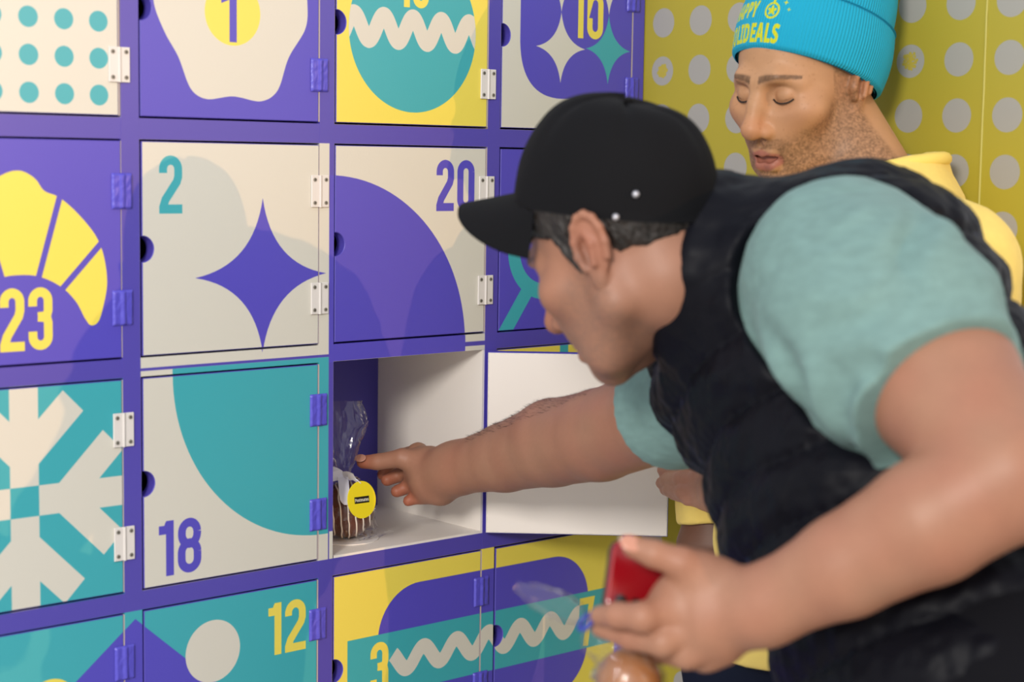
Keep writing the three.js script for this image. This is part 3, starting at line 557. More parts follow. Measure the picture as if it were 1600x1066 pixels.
    const crown = sheet(ringAt, 144, 40, true), band = sheet((u, v) => { const a = u * Math.PI * 2; return V(.0835 * Math.sin(a), 0, .1090 * Math.cos(a)).multiplyScalar(1 - .03 * v).add(V(0, -.004 + .030 * v, 0)); }, 96, 2, true);
    const cg = obj('cap', mergeGeometries([crown, band]).applyMatrix4(W), black, man); cg.userData.label = 'plain black baseball cap';
    const bt = .0016, brimP = (u, v, s) => {
      const a = (u - .5) * 2 * 66 * Math.PI / 180, x0 = .0830 * Math.sin(a), z0 = .1080 * Math.cos(a), e = Math.cos((u - .5) * Math.PI), L = .076 * Math.pow(Math.max(e, 0), .42);
      const x = x0 * (1 + .06 * v), z = z0 + L * v; return V(x, .002 - .020 * v - 5.2 * x * x * (.35 + .65 * v) + s * bt, z);
    };
    const top = sheet((u, v) => brimP(u, v, 1), 48, 14), bot = sheet((u, v) => brimP(u, v, -1), 48, 14), edge = sheet((u, v) => brimP(u, 1, 1 - 2 * v), 48, 2);
    obj('brim', mergeGeometries([top, bot, edge]).applyMatrix4(W), black, cg);
    obj('button', new THREE.SphereGeometry(.007, 12, 8).scale(1, .5, 1).translate(0, .105, -.006).applyMatrix4(W), black, cg);
    const snapM = mat({ color: '#c9cad2', roughness: .3, metalness: .7 });
    for (const [a, y] of [[128, .022], [118, -.001]]) { const r = a * Math.PI / 180; obj('snap', new THREE.SphereGeometry(.0034, 10, 8).translate(.0845 * Math.sin(r), y, .1085 * Math.cos(r)).applyMatrix4(W), snapM, cg); }
  }
  // t-shirt: sleeves and the body of it inside the vest
  const wr = (x, y, z) => .0035 * nz(x * 16, y * 16, z * 16) + .0016 * nz(x * 45, y * 45, z * 45);
  {
    const lHem = P(1472, 622, 1.492), lDir = lHem.clone().sub(P(1320, 430, 1.63)), rHem = P(1042, 640, 2.015), rDir = rHem.clone().sub(rSh);
    const lS = chain([P(1318, 432, 1.64), P(1375, 500, 1.575), P(1520, 680, 1.455)], [.092, .091, .080], .05), rS = chain([rSh, P(1000, 665, 2.05)], [.078, .068], .03);
    const cutL = plane(lHem, lDir), cutR = plane(rHem, rDir), inner = torsoField(-.008), foldDir = lDir.clone().normalize(), fo = foldDir.dot(P(1320, 430, 1.63));
    const shirt = (x, y, z) => {
      const t = x * foldDir.x + y * foldDir.y + z * foldDir.z - fo, q = nz(x * 7, y * 7, z * 7) * 1.8;
      const fold = .0085 * Math.sin(t * 46 + q * 5 + x * 22) * sstep(.02, .10, t) * sstep(.26, .12, t) * nz(x * 9 + 3, y * 9, z * 9 + 1) * 3.2;
      const l = smax(lS(x, y, z) - wr(x, y, z) - fold, cutL(x, y, z), .004), r = smax(rS(x, y, z) - wr(x, y, z), cutR(x, y, z), .003);
      return Math.min(smin(l, inner(x, y, z), .03), smin(r, inner(x, y, z), .03));
    };
    const g = sdfMesh(shirt, V(-.1, .95, .35), V(.75, 1.6, 1.3), .0052, (x, y, z) => { const s = 1 + .14 * nz(x * 60, y * 220, z * 60) + .08 * nz(x * 300, y * 500, z * 300); return C(.158 * s, .265 * s, .248 * s); });
    obj('t_shirt', g, mat({ vertexColors: true, roughness: .9, sheen: .2, sheenRoughness: .6, sheenColor: C(.7, .9, .9) }), man).userData.label = 'teal short-sleeved T-shirt';
  }
  // quilted vest with a stand-up collar
  {
    const tf = torsoField(.006), axis = hip.clone().sub(backUp).normalize(), a0 = axis.dot(backUp);
    const rimC = P(1062, 402, 1.78), colAx = P(1215, 452, 1.765).sub(rimC).normalize(), collarR = cap(rimC.clone().addScaledVector(colAx, .0), P(1215, 452, 1.765), .098, .105), rim = plane(rimC, colAx.clone().negate());
    const armL = chain([P(1300, 425, 1.60), P(1375, 500, 1.53), P(1500, 650, 1.44)], [.102, .102, .085], .04), armR = chain([P(1160, 590, 1.90), P(1080, 620, 1.95)], [.060, .080], .03);
    const vest = (x, y, z) => {
      const t = x * axis.x + y * axis.y + z * axis.z - a0, w = t + .012 * nz(x * 6, y * 6, z * 6), q = Math.abs(Math.sin(Math.PI * w / .062));
      let d = tf(x, y, z) - .011 * Math.pow(q, .55) + .006 - .0045 * nz(x * 26, y * 26, z * 26) - .0028 * nz(x * 70, y * 70, z * 70);
      const cd = smax(collarR(x, y, z) - .004 * nz(x * 22, y * 22, z * 22) - .0022 * nz(x * 55, y * 55, z * 55), rim(x, y, z), .014);
      d = smin(d, cd, .03);
      d = smax(d, -armL(x, y, z), .008); d = smax(d, -armR(x, y, z), .008);
      return d;
    };
    const g = sdfMesh(vest, V(-.15, .90, .30), V(.80, 1.66, 1.45), .0062, (x, y, z) => { const s = 1 + .25 * nz(x * 12, y * 12, z * 12); return C(.0042 * s, .0044 * s, .0072 * s); });
    const v = obj('vest', g, mat({ vertexColors: true, roughness: .5, specularIntensity: .2, sheen: .08, sheenRoughness: .35, sheenColor: C(.12, .18, .5) }), man); v.userData.label = 'dark navy quilted puffer vest';
  }
  // trousers and shoes, below the frame
  { const tr = all(legs.flatMap((l) => [cap(l.h, l.kn, .098, .072), cap(l.kn, l.ft, .070, .058)]).concat(cap(legs[0].h, legs[1].h, .115)), .05), cut = plane(V(0, .07, 0), V(0, -1, 0));
    obj('trousers', sdfMesh((x, y, z) => smax(tr(x, y, z), cut(x, y, z), .006), V(-.25, .02, .5), V(.7, 1.15, 1.45), .014, () => C(.005, .005, .007)), mat({ vertexColors: true, roughness: .9, specularIntensity: .2 }), man);
    for (const l of legs) obj('shoe', sdfMesh(all([cap(l.ft.clone().setY(.045), l.ft.clone().add(V(.10, -.02, -.12)).setY(.040), .045, .040), cap(l.ft.clone().setY(.08), l.ft.clone().setY(.05), .045)], .02), ...bounds([l.ft.clone().setY(.05), l.ft.clone().add(V(.10, 0, -.12)).setY(.05)], .06), .008, () => C(.6, .6, .58)), mat({ vertexColors: true, roughness: .7 }), man); }
}
// ------------------------------------------------------------------ the man in the knitted hat beside the calendar
const helper = thing('person', 'man in turquoise knitted hat and yellow sweatshirt standing by the dotted yellow wall', 'person');
{
  const skin = C(.46, .245, .125), H = headFrame(P(1260, 132, 2.17), -40, 20, -8, .965);
  const neckBase = P(1372, 318, 2.15);
  const head = headField({ neck: chain([V(0, -.035, -.030), H.to(neckBase)], [.057, .062]), gape: .005 });
  const hg = sdfMesh(head, V(-.13, -.26, -.26), V(.13, .16, .14), .0021, faceColor(skin, { lip: C(.36, .11, .085), brow: C(.035, .018, .010), browAmount: .95, beard: .8, beardColor: C(.12, .060, .028), gape: .005, freckle: true,
    mole: [[.049, -.020, .072, .0016], [.056, -.006, .062, .0012], [.066, -.052, .004, .0016], [.040, -.043, .083, .0012]] })); hg.applyMatrix4(H.m);
  const rSh = P(1215, 375, 2.23), rEl = P(1150, 640, 2.31), rWr = P(1112, 812, 2.32), lSh = P(1490, 425, 1.99), lEl = P(1455, 740, 1.955), lWr = P(1168, 778, 2.20);
  const tone = skinTone(C(.47, .245, .16)), deep = skinTone(C(.125, .058, .036));  // deep: skin of the hanging hand with shade put into its colour
  // hand on the edge of the open door
  const armL = chain([lSh, lEl, P(1260, 770, 2.11), lWr], [.05, .045, .036, .029], .03);
  const palmL = all([cap(lWr, P(1130, 765, 2.235), .028, .030), cap(P(1130, 748, 2.24), P(1100, 743, 2.27), .021, .015), cap(P(1130, 778, 2.235), P(1105, 777, 2.26), .021, .015)], .018);
  const fingersL = [
    [[P(1112, 735, 2.265), P(1082, 735, 2.305), P(1056, 735, 2.335), P(1036, 735, 2.350)], [.0120, .0108, .0096, .0082]],
    [[P(1108, 751, 2.265), P(1066, 749, 2.300), P(1044, 751, 2.335), P(1034, 755, 2.355)], [.0125, .0112, .0098, .0084]],
    [[P(1106, 765, 2.26), P(1068, 768, 2.292), P(1048, 765, 2.328), P(1040, 765, 2.350)], [.0122, .0110, .0098, .0084]],
    [[P(1108, 783, 2.255), P(1078, 780, 2.285), P(1054, 771, 2.320), P(1046, 769, 2.345)], [.0105, .0098, .0086, .0075]],
    [[P(1135, 743, 2.225), P(1105, 728, 2.215), P(1080, 725, 2.235)], [.0150, .0115, .0095]]];
  const gL = sdfMesh(limb(armL, palmL, fingersL), ...bounds([lSh, lEl, lWr, P(1030, 740, 2.35), P(1100, 700, 2.22)], .06), .0034, tone);
  // hanging hand, loosely closed, with shade painted into its brown skin
  const armR = chain([rSh, rEl, rWr], [.05, .042, .031], .03);
  const palmR = all([cap(rWr, P(1106, 852, 2.315), .031, .036), cap(P(1090, 850, 2.320), P(1085, 885, 2.325), .024, .018), cap(P(1128, 850, 2.305), P(1122, 890, 2.310), .024, .018)], .02);
  const fingersR = [
    [[P(1138, 838, 2.290), P(1150, 868, 2.275), P(1146, 900, 2.280), P(1135, 918, 2.290)], [.0155, .0125, .0112, .0095]],
    [[P(1126, 880, 2.305), P(1128, 915, 2.310), P(1122, 935, 2.335)], [.0125, .0112, .0095]],
    [[P(1108, 885, 2.310), P(1108, 922, 2.315), P(1104, 940, 2.340)], [.0125, .0112, .0095]],
    [[P(1092, 885, 2.320), P(1090, 918, 2.325), P(1088, 936, 2.350)], [.0120, .0108, .0092]],
    [[P(1078, 878, 2.330), P(1076, 906, 2.335), P(1076, 924, 2.355)], [.0108, .0098, .0084]]];
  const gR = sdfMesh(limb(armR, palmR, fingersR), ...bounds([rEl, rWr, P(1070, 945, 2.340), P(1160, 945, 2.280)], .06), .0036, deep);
  const side = lSh.clone().sub(rSh).normalize(), at = (p, s) => p.clone().addScaledVector(side, s);
  const chest = P(1350, 560, 2.135), waist = P(1330, 830, 2.13), hip = P(1300, 1060, 2.15);
  const torso = (g) => all([cap(at(rSh, .03), at(lSh, -.03), .062 + g), cap(at(chest, -.075), at(chest, .075), .105 + g), cap(at(waist, -.07), at(waist, .07), .105 + g), cap(at(hip, -.075), at(hip, .075), .110 + g), cap(chest, waist, .115 + g), cap(waist, hip, .115 + g)], .07);
  const legs = [-1, 1].map((s) => { const h = at(hip, s * .088), ft = V(h.x - .02 * s, .06, h.z + .02); return { h, kn: h.clone().lerp(ft, .5).add(V(-.03, 0, .03)), ft }; });
  legs[0].kn.add(V(-.04, 0, .02)); legs[0].h.add(V(-.02, 0, .0));
  const under = all([torso(-.02), cap(chest, neckBase, .07, .056), ...legs.flatMap((l) => [cap(l.h, l.kn, .075, .052), cap(l.kn, l.ft, .05, .036)])], .05);
  const gT = sdfMesh(under, V(.15, .03, -.02), V(.83, 1.5, .95), .014, tone);
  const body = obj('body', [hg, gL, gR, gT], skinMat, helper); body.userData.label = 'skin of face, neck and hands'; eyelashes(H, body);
  // sweatshirt
  {
    const lS = chain([lSh, lEl, P(1250, 768, 2.12), P(1205, 768, 2.165)], [.075, .066, .050, .044], .04), rS = chain([rSh, rEl, P(1118, 775, 2.32), P(1110, 825, 2.318)], [.072, .060, .047, .046], .03);
    const cutL = plane(P(1188, 768, 2.18), P(1168, 768, 2.20).sub(P(1300, 768, 2.07))), cutR = plane(P(1112, 813, 2.318), P(1104, 845, 2.318).sub(P(1125, 740, 2.32)).addScaledVector(RIGHT, .030)), hem = plane(P(1240, 1030, 2.10), V(.05, -1, .1));
    const tt = torso(.010), colC = P(1374, 262, 2.155), colN = neckBase.clone().sub(P(1350, 205, 2.15)).normalize(), yoke = cap(P(1378, 325, 2.15), P(1374, 285, 2.155), .098, .084), hole = chain([P(1350, 215, 2.15), P(1374, 300, 2.153)], [.076, .067], .02), nTop = plane(colC, colN.clone().negate());
    const wr = (x, y, z) => .005 * nz(x * 11, y * 14, z * 11) + .003 * nz(x * 30, y * 22, z * 30);
    const shirt = (x, y, z) => {
      let d = smin(tt(x, y, z), yoke(x, y, z), .07) - wr(x, y, z);
      d = smax(d, nTop(x, y, z) - .004, .006); d = smax(d, -hole(x, y, z), .006); d = smax(d, hem(x, y, z), .008);
      const l = smax(lS(x, y, z) - wr(x, y, z), cutL(x, y, z), .005), r = smax(rS(x, y, z) - wr(x, y, z), cutR(x, y, z), .005);
      return Math.min(smin(d, l, .035), smin(d, r, .035));
    };
    const yel = (x, y, z) => { const s = 1 + .05 * nz(x * 150, y * 150, z * 150); return C(.80 * s, .60 * s, .155 * s); };
    const sw = obj('sweatshirt', sdfMesh(shirt, V(.15, .90, -.05), V(.835, 1.56, .95), .0052, yel), mat({ vertexColors: true, roughness: .95, sheen: .3, sheenRoughness: .6, sheenColor: C(1, .9, .5) }), helper); sw.userData.label = 'yellow crew-neck sweatshirt';
    // ribbed neckband
    const ring = [], e1 = RIGHT.clone().addScaledVector(colN, -RIGHT.dot(colN)).normalize(), e2 = colN.clone().cross(e1);
    for (let i = 0; i < 40; i++) { const a = i / 40 * Math.PI * 2; ring.push(colC.clone().addScaledVector(colN, .006).addScaledVector(e1, .0785 * Math.cos(a)).addScaledVector(e2, .0785 * Math.sin(a))); }
    obj('neckband', tube(ring, .0085, 120, 10, true), mat({ color: '#ecd16a', roughness: .95 }), sw);
  }
  // navy trousers and shoes
  { const tr = all(legs.flatMap((l) => [cap(l.h, l.kn, .098, .076), cap(l.kn, l.ft, .074, .060)]).concat(cap(legs[0].h, legs[1].h, .108)), .05), cut = plane(V(0, .07, 0), V(0, -1, 0));
    obj('trousers', sdfMesh((x, y, z) => smax(tr(x, y, z), cut(x, y, z), .006), V(.12, .02, .0), V(.83, 1.15, .95), .012, () => C(.006, .009, .022)), mat({ vertexColors: true, roughness: .85, specularIntensity: .3 }), helper);
    for (const l of legs) obj('shoe', sdfMesh(all([cap(l.ft.clone().setY(.045), l.ft.clone().add(V(-.13, 0, .06)).setY(.040), .045, .040), cap(l.ft.clone().setY(.08), l.ft.clone().setY(.05), .045)], .02), ...bounds([l.ft.clone().setY(.05), l.ft.clone().add(V(-.13, 0, .06)).setY(.05)], .06), .008, () => C(.5, .5, .5)), mat({ vertexColors: true, roughness: .7 }), helper); }
  // knitted hat with a turned-up, embroidered cuff
  {
    const W = H.m.clone().multiply(new THREE.Matrix4().makeTranslation(0, .0135, -.003).multiply(new THREE.Matrix4().makeRotationX(-34 * Math.PI / 180)));
    const rib = noiseTex(64, (u) => 128 + 110 * Math.cos(u * Math.PI * 2)); rib.repeat.set(150, 1);
    const blue = '#069fc2', crownM = mat({ color: blue, roughness: .9, bumpMap: rib, bumpScale: .0012, sheen: .1, sheenRoughness: .5, sheenColor: C(.2, .8, 1) });
    const crown = sheet((u, v) => { const a = (u - .5) * Math.PI * 2, y0 = .058, h = .145, th = Math.pow(v, 1.15) * Math.PI / 2, rr = Math.pow(Math.cos(th), .62) * (1 - .05 * Math.sin(th)), s = 1 + .015 * nz(Math.cos(a) * 2, Math.sin(a) * 2, v * 3); return V(.0850 * Math.sin(a) * rr * s, y0 + h * Math.sin(th), .1060 * Math.cos(a) * rr * s - .014 * v); }, 160, 40, true);
    const hat = obj('knitted_hat', crown.applyMatrix4(W), crownM, helper); hat.userData.label = 'turquoise ribbed knitted hat';
    const cv = document.createElement('canvas'); cv.width = 2048; cv.height = 256; const q = cv.getContext('2d'); q.fillStyle = blue; q.fillRect(0, 0, 2048, 256);
    const K = 2048 / .615, word = (t, x, y, h, sx) => { q.save(); q.translate(x, y); q.scale(sx, 1); q.font = 'bold ' + h + 'px sans-serif'; q.textAlign = 'center'; q.fillStyle = '#c9cc1e'; q.fillText(t, 0, 0); q.strokeStyle = '#c9cc1e'; q.lineWidth = 4; q.strokeText(t, 0, 0); q.restore(); };
    q.save(); q.translate(-80, 20); word('HAPPY', 975, 112, 92, .66); word('HOLIDEALS', 1024, 214, 102, .66);
    q.strokeStyle = q.fillStyle = '#c9cc1e'; q.lineWidth = 9; q.beginPath(); q.arc(1148, 86, 31, 0, 7); q.stroke(); q.fillRect(1142, 40, 12, 14); q.lineWidth = 3; q.beginPath(); q.moveTo(1148, 40); q.lineTo(1148, 8); q.stroke();
    for (let k = 0; k < 5; k++) { const a = k * 1.2566 - 1.57; q.beginPath(); q.ellipse(1148 + 11 * Math.cos(a), 86 + 11 * Math.sin(a), 11, 6, a, 0, 7); q.fill(); }
    for (const [x, y, r] of [[1202, 48, 13], [1222, 76, 10]]) { q.beginPath(); for (let k = 0; k < 8; k++) { const a = k * Math.PI / 4 - Math.PI / 2, rr = k % 2 ? r * .3 : r; q.lineTo(x + rr * Math.cos(a), y + rr * Math.sin(a)); } q.fill(); }
    q.restore();
    const tex = new THREE.CanvasTexture(cv); tex.colorSpace = THREE.SRGBColorSpace; tex.wrapS = THREE.RepeatWrapping;
    const ribC = rib.clone(); ribC.repeat.set(150, 1); ribC.needsUpdate = true;
    const cuff = sheet((u, v) => { const a = (u - .5) * Math.PI * 2, y = -.004 + .080 * v, bulge = .0045 * Math.sin(Math.PI * Math.min(1, v * 1.02)) + (v < .06 ? -.004 * (1 - v / .06) ** 2 : 0) + (v > .94 ? -.0035 * ((v - .94) / .06) ** 2 : 0); return V((.0905 + bulge) * Math.sin(a), y, (.1065 + bulge) * Math.cos(a)); }, 160, 40, true);
    const inside = sheet((u, v) => { const a = (u - .5) * Math.PI * 2; return V((.0815 - .004 * v) * Math.sin(a), -.004 + .03 * v, (.1025 - .004 * v) * Math.cos(a)); }, 120, 3, true);
    const topLip = sheet((u, v) => { const a = (u - .5) * Math.PI * 2, r = mix(.0905 + .001, .083, v), rz = mix(.1065 + .001, .104, v); return V(r * Math.sin(a), .076 - .002 * v, rz * Math.cos(a)); }, 120, 1, true);
    obj('cuff', cuff.applyMatrix4(W), mat({ map: tex, roughness: .9, bumpMap: ribC, bumpScale: .0012, sheen: .1, sheenRoughness: .5, sheenColor: C(.2, .8, 1) }), hat).userData.label = 'turned-up cuff with yellow embroidered lettering';
    obj('lining', [inside.applyMatrix4(W), topLip.applyMatrix4(W)], crownM, hat);
  }
}
// ------------------------------------------------------------------ wrapped treats and the phone
const film = mat({ color: '#ffffff', transmission: 1, thickness: 0, roughness: .06, ior: 1.5, specularIntensity: 1 });
const filmDull = film;
// a crumpled cellophane tube around a centre line; flat = [width direction], radii = [wide, deep] at each point
function filmBag(path, wide, deep, flatDir, crumple, s0) {
  const curve = new THREE.CatmullRomCurve3(path), n = path.length - 1, at = (a, v) => { const f = v * n, i = Math.min(n - 1, Math.floor(f)), t = f - i, q = t * t * (3 - 2 * t); return mix(a[i], a[i + 1], q); };
  return sheet((u, v) => {
    const p = curve.getPoint(v), t = curve.getTangent(v), e1 = flatDir.clone().addScaledVector(t, -flatDir.dot(t)).normalize(), e2 = t.clone().cross(e1), a = u * Math.PI * 2;
    const cr = Math.abs(nz(Math.cos(a) * 2.6 + s0, Math.sin(a) * 2.6, v * 7)) + .6 * Math.abs(nz(Math.cos(a) * 6, Math.sin(a) * 6 + s0, v * 17)) + .35 * Math.abs(nz(Math.cos(a) * 14, Math.sin(a) * 14, v * 34 + s0));
    const k = 1 - crumple * cr, w = Math.max(at(wide, v), .0015), d = Math.max(at(deep, v), .0012);
    return p.clone().addScaledVector(e1, w * k * Math.cos(a)).addScaledVector(e2, (d * k + crumple * .004 * cr) * Math.sin(a));
  }, 72, 72, true);
}
{ // treat standing in the open compartment
  const floorY = Y(ROW[3][0]) + .003, c = PZ(541, 793, -.075), R0 = .038; c.y = floorY + R0 + .002;
  const ball = thing('chocolate_ball', 'round milk chocolate ball with white drizzle inside the clear bag', 'chocolate');
  const bg = new THREE.SphereGeometry(R0, 48, 32); obj('shell', bg.translate(c.x, c.y, c.z), mat({ color: '#5a2a17', roughness: .32, clearcoat: .5, clearcoatRoughness: .2 }), ball);
  const axis = V(.35, .25, .9).normalize(), e1 = V(0, 1, 0).addScaledVector(axis, -axis.y).normalize(), e2 = axis.clone().cross(e1);
  const lat = V(.85, .1, .52).normalize(), f1 = V(0, 1, 0).addScaledVector(lat, -lat.y).normalize(), f2 = lat.clone().cross(f1);
  for (let k = 0; k < 7; k++) {
    const h = -.030 + .0098 * k, r = Math.sqrt(R0 * R0 - h * h) + .0002, pts = [];
    for (let i = 0; i < 36; i++) { const a = i / 36 * Math.PI * 2, w = .0022 * nz(k * 3, Math.cos(a) * 2, Math.sin(a) * 2); const p = lat.clone().multiplyScalar(h + w).addScaledVector(f1, r * Math.cos(a)).addScaledVector(f2, r * Math.sin(a)); pts.push(c.clone().add(p.setLength(R0 + .0003))); }
    obj('drizzle', tube(pts, .0011, 100, 6, true), mat({ color: '#efe3d6', roughness: .4 }), ball);
  }
  const bag = thing('treat_bag', 'clear cellophane treat bag with white ribbon and round yellow tag in the open compartment', 'bag');
  const nk = V(c.x - .004, c.y + .047, c.z), flat = RIGHT.clone().setY(0).normalize();
  obj('film', filmBag([V(c.x, floorY + .001, c.z), V(c.x, floorY + .006, c.z), c.clone(), V(c.x - .001, c.y + .033, c.z), nk, V(c.x - .004, c.y + .075, c.z), V(c.x - .003, c.y + .115, c.z - .004), V(c.x - .004, c.y + .148, c.z - .004)], [.030, .044, .043, .026, .0095, .020, .037, .030], [.030, .044, .043, .026, .0095, .012, .009, .003], flat, .42, 3), film, bag);
  // folded corner of the bag lying on the shelf
  obj('film_corner', filmBag([V(c.x + .030, floorY + .004, c.z + .012), V(c.x + .048, floorY + .006, c.z + .014), V(c.x + .066, floorY + .003, c.z + .018)], [.020, .017, .004], [.006, .004, .0015], V(.3, 0, 1), .25, 9), film, bag);
  obj('card_base', new THREE.CylinderGeometry(.044, .044, .0012, 40).translate(c.x, floorY + .0008, c.z), mat({ color: '#ece6e0', roughness: .7 }), bag);
  const white = mat({ color: '#e6e4ee', roughness: .5 }), ring = []; for (let i = 0; i < 24; i++) { const a = i / 24 * 6.2832; ring.push(nk.clone().add(V(.0105 * Math.cos(a), .0, .0105 * Math.sin(a)))); }
  const rib = obj('ribbon', tube(ring, .0032, 60, 8, true).applyMatrix4(new THREE.Matrix4()), white, bag);
  const strip = (a, b, m, w, wd) => { const cv = new THREE.QuadraticBezierCurve3(a, m, b); return sheet((u, v) => cv.getPoint(v).addScaledVector(wd, (u - .5) * w * (v > .93 ? 1 - (v - .93) / .07 * Math.abs(u - .5) * 1.6 : 1)).addScaledVector(AHEAD, -.0006 * Math.cos((u - .5) * 3)), 6, 20); };
  const fr = nk.clone().addScaledVector(AHEAD, -.013);
  obj('ribbon_tail', strip(fr, fr.clone().addScaledVector(RIGHT, .006).addScaledVector(UP, -.036).addScaledVector(AHEAD, -.026), fr.clone().addScaledVector(RIGHT, .002).addScaledVector(AHEAD, -.024), .014, RIGHT), white, rib);
  obj('ribbon_tail', strip(fr, fr.clone().addScaledVector(RIGHT, -.03).addScaledVector(UP, -.016).addScaledVector(AHEAD, -.018), fr.clone().addScaledVector(RIGHT, -.015).addScaledVector(UP, .006).addScaledVector(AHEAD, -.012), .013, UP), white, rib);
  obj('bow_loop', strip(fr, fr.clone().addScaledVector(RIGHT, -.034).addScaledVector(UP, .004), fr.clone().addScaledVector(RIGHT, -.012).addScaledVector(UP, .012).addScaledVector(AHEAD, -.010), .013, UP), white, rib);
  obj('bow_loop', strip(fr, fr.clone().addScaledVector(RIGHT, .022).addScaledVector(UP, -.010).addScaledVector(AHEAD, -.012), fr.clone().addScaledVector(RIGHT, .014).addScaledVector(UP, .006).addScaledVector(AHEAD, -.010), .011, UP.clone().addScaledVector(RIGHT, -.4)), mat({ color: '#efe9e4', roughness: .45, transmission: .3 }), rib);
  // printed round tag
  const cv = document.createElement('canvas'); cv.width = cv.height = 512; const q = cv.getContext('2d'); q.fillStyle = '#f0d81e'; q.fillRect(0, 0, 512, 512); q.fillStyle = '#100e08'; q.fillRect(122, 212, 268, 92); q.fillStyle = '#f3efdc'; q.font = 'bold 62px sans-serif'; q.textAlign = 'center'; q.save(); q.translate(256, 280); q.scale(.80, 1); q.fillText('Postmates', 0, 0); q.restore();
  const tex = new THREE.CanvasTexture(cv); tex.colorSpace = THREE.SRGBColorSpace;
  const tc = P(565, 781, EYE.distanceTo(c) * .96 - .036), nrm = AHEAD.clone().negate().addScaledVector(RIGHT, 1.05).addScaledVector(UP, .12).normalize(), tu = UP.clone().addScaledVector(RIGHT, -.05), ty = tu.addScaledVector(nrm, -tu.dot(nrm)).normalize(), tx = ty.clone().cross(nrm);
  const disc = new THREE.CircleGeometry(.0240, 48), TM = new THREE.Matrix4().makeBasis(tx, ty, nrm).setPosition(tc);
  const tagY = mat({ color: '#f0d81e', roughness: .5 }), tg = obj('tag', new THREE.CylinderGeometry(.0240, .0240, .0009, 48).rotateX(Math.PI / 2).applyMatrix4(TM), tagY, bag); tg.userData.label = 'round yellow paper tag';
  obj('tag_print', disc.translate(0, 0, .00055).applyMatrix4(TM), mat({ map: tex, roughness: .5 }), tg);
  obj('string', tube([tc.clone().addScaledVector(ty, .021).addScaledVector(nrm, .001), tc.clone().addScaledVector(ty, .026).addScaledVector(tx, -.005), fr.clone().lerp(tc, .35).addScaledVector(UP, .006), fr], .0006, 30, 6), white, bag);
}
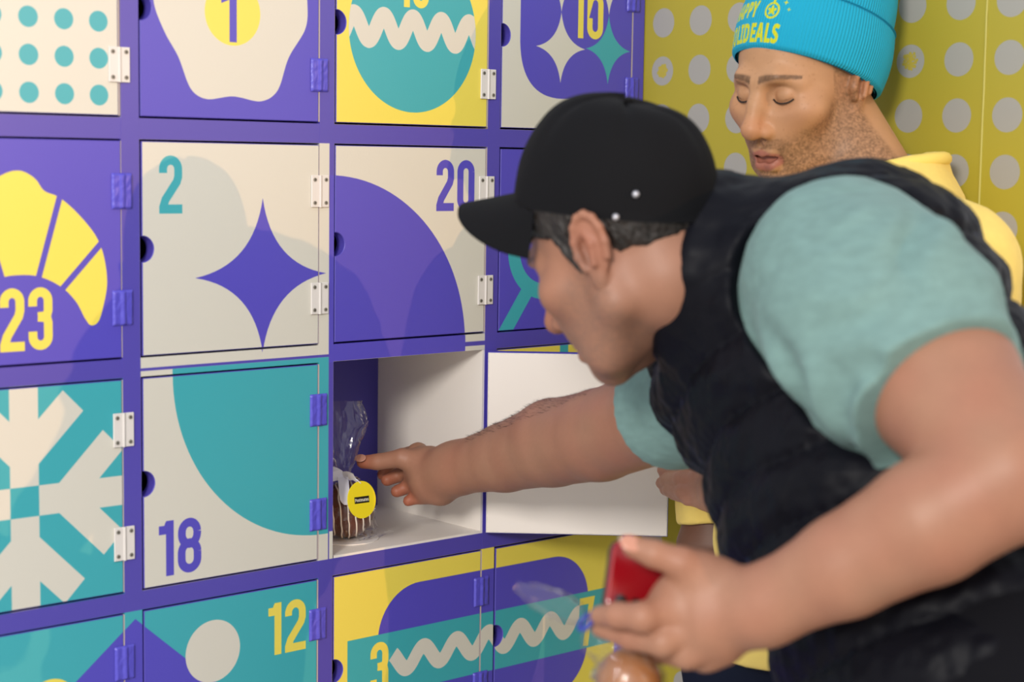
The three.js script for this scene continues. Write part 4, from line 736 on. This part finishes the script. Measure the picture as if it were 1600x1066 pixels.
{ // red phone held under the thumb
  const ph = thing('phone', 'glossy red phone held in the hand below the open door', 'phone');
  const l = RIGHT.clone().multiplyScalar(.88).addScaledVector(UP, -.25).addScaledVector(AHEAD, .34).normalize(), s0 = RIGHT.clone().multiplyScalar(.42).addScaledVector(UP, .80).addScaledVector(AHEAD, .40), s = s0.addScaledVector(l, -s0.dot(l)).normalize(), n = l.clone().cross(s).normalize();
  const W = .066, L = .128, T = .0095, c = P(950, 899, 1.520).addScaledVector(l, L / 2), PM = new THREE.Matrix4().makeBasis(l, s, n).setPosition(c);
  const rr = (w, h, r) => { const q = new THREE.Shape(); q.moveTo(-w / 2 + r, -h / 2); q.lineTo(w / 2 - r, -h / 2); q.absarc(w / 2 - r, -h / 2 + r, r, -Math.PI / 2, 0); q.lineTo(w / 2, h / 2 - r); q.absarc(w / 2 - r, h / 2 - r, r, 0, Math.PI / 2); q.lineTo(-w / 2 + r, h / 2); q.absarc(-w / 2 + r, h / 2 - r, r, Math.PI / 2, Math.PI); q.lineTo(-w / 2, -h / 2 + r); q.absarc(-w / 2 + r, -h / 2 + r, r, Math.PI, Math.PI * 1.5); return q; };
  const red = mat({ color: '#8e0a16', roughness: .22, clearcoat: .35, clearcoatRoughness: .08 });
  obj('case', new THREE.ExtrudeGeometry(rr(L, W, .012), { depth: T - .004, bevelEnabled: true, bevelThickness: .002, bevelSize: .002, bevelOffset: -.002, bevelSegments: 4, curveSegments: 10 }).translate(0, 0, -T / 2 + .002).applyMatrix4(PM), red, ph);
  obj('rim', new THREE.ExtrudeGeometry(rr(L + .0012, W + .0012, .0125), { depth: T * .45, bevelEnabled: true, bevelThickness: .001, bevelSize: .001, bevelOffset: -.001, bevelSegments: 2, curveSegments: 10 }).translate(0, 0, -T * .45).applyMatrix4(PM), mat({ color: '#3c2420', roughness: .3, metalness: .3 }), ph);
  for (const [a, b] of [[-L / 2 + .013, -W / 2 + .012], [-L / 2 + .028, -W / 2 + .012]]) { obj('lens', new THREE.CylinderGeometry(.0058, .0062, .0016, 28).rotateX(Math.PI / 2).translate(a, b, T / 2 + .0006).applyMatrix4(PM), mat({ color: '#0d0f14', roughness: .08, clearcoat: 1 }), ph); }
  obj('button', new RoundedBoxGeometry(.013, .004, .004, 2, .0015).translate(-L / 2 + .012, W / 2 + .001, 0).applyMatrix4(PM), mat({ color: '#b9b2ac', roughness: .3, metalness: .7 }), ph);
}
{ // second treat, pinched between the fingers
  const c = P(982, 1064, 1.525), ball = thing('cookie_ball', 'tan caramel coloured ball in the clear bag hanging from the fingers', 'cookie');
  obj('shell', new THREE.SphereGeometry(.0285, 40, 28).translate(c.x, c.y, c.z), mat({ color: '#8f5c34', roughness: .35, clearcoat: .5 }), ball);
  const bag = thing('treat_bag', 'clear cellophane treat bag with blue tie pinched between two fingers', 'bag'), nk = P(916, 972, 1.522);
  obj('film', filmBag([c.clone().addScaledVector(UP, -.034), c.clone().addScaledVector(UP, -.022), c.clone(), c.clone().addScaledVector(UP, .026).addScaledVector(RIGHT, -.006), P(938, 1000, 1.53), nk, P(885, 952, 1.515), P(845, 934, 1.508), P(806, 916, 1.50)], [.012, .030, .035, .032, .020, .0065, .0135, .0125, .004], [.012, .030, .034, .028, .016, .006, .007, .005, .002], UP, .38, 5), filmDull, bag);
  const tie = []; const td = P(885, 952, 1.515).sub(P(938, 1000, 1.53)).normalize(), a1 = UP.clone().addScaledVector(td, -UP.dot(td)).normalize(), a2 = td.clone().cross(a1);
  for (let i = 0; i < 20; i++) { const a = i / 20 * 6.2832; tie.push(nk.clone().addScaledVector(a1, .0078 * Math.cos(a)).addScaledVector(a2, .0072 * Math.sin(a))); }
  obj('tie', tube(tie, .0026, 50, 8, true), mat({ color: '#2f3f9a', roughness: .5 }), bag);
}
renderer.render(scene, camera);
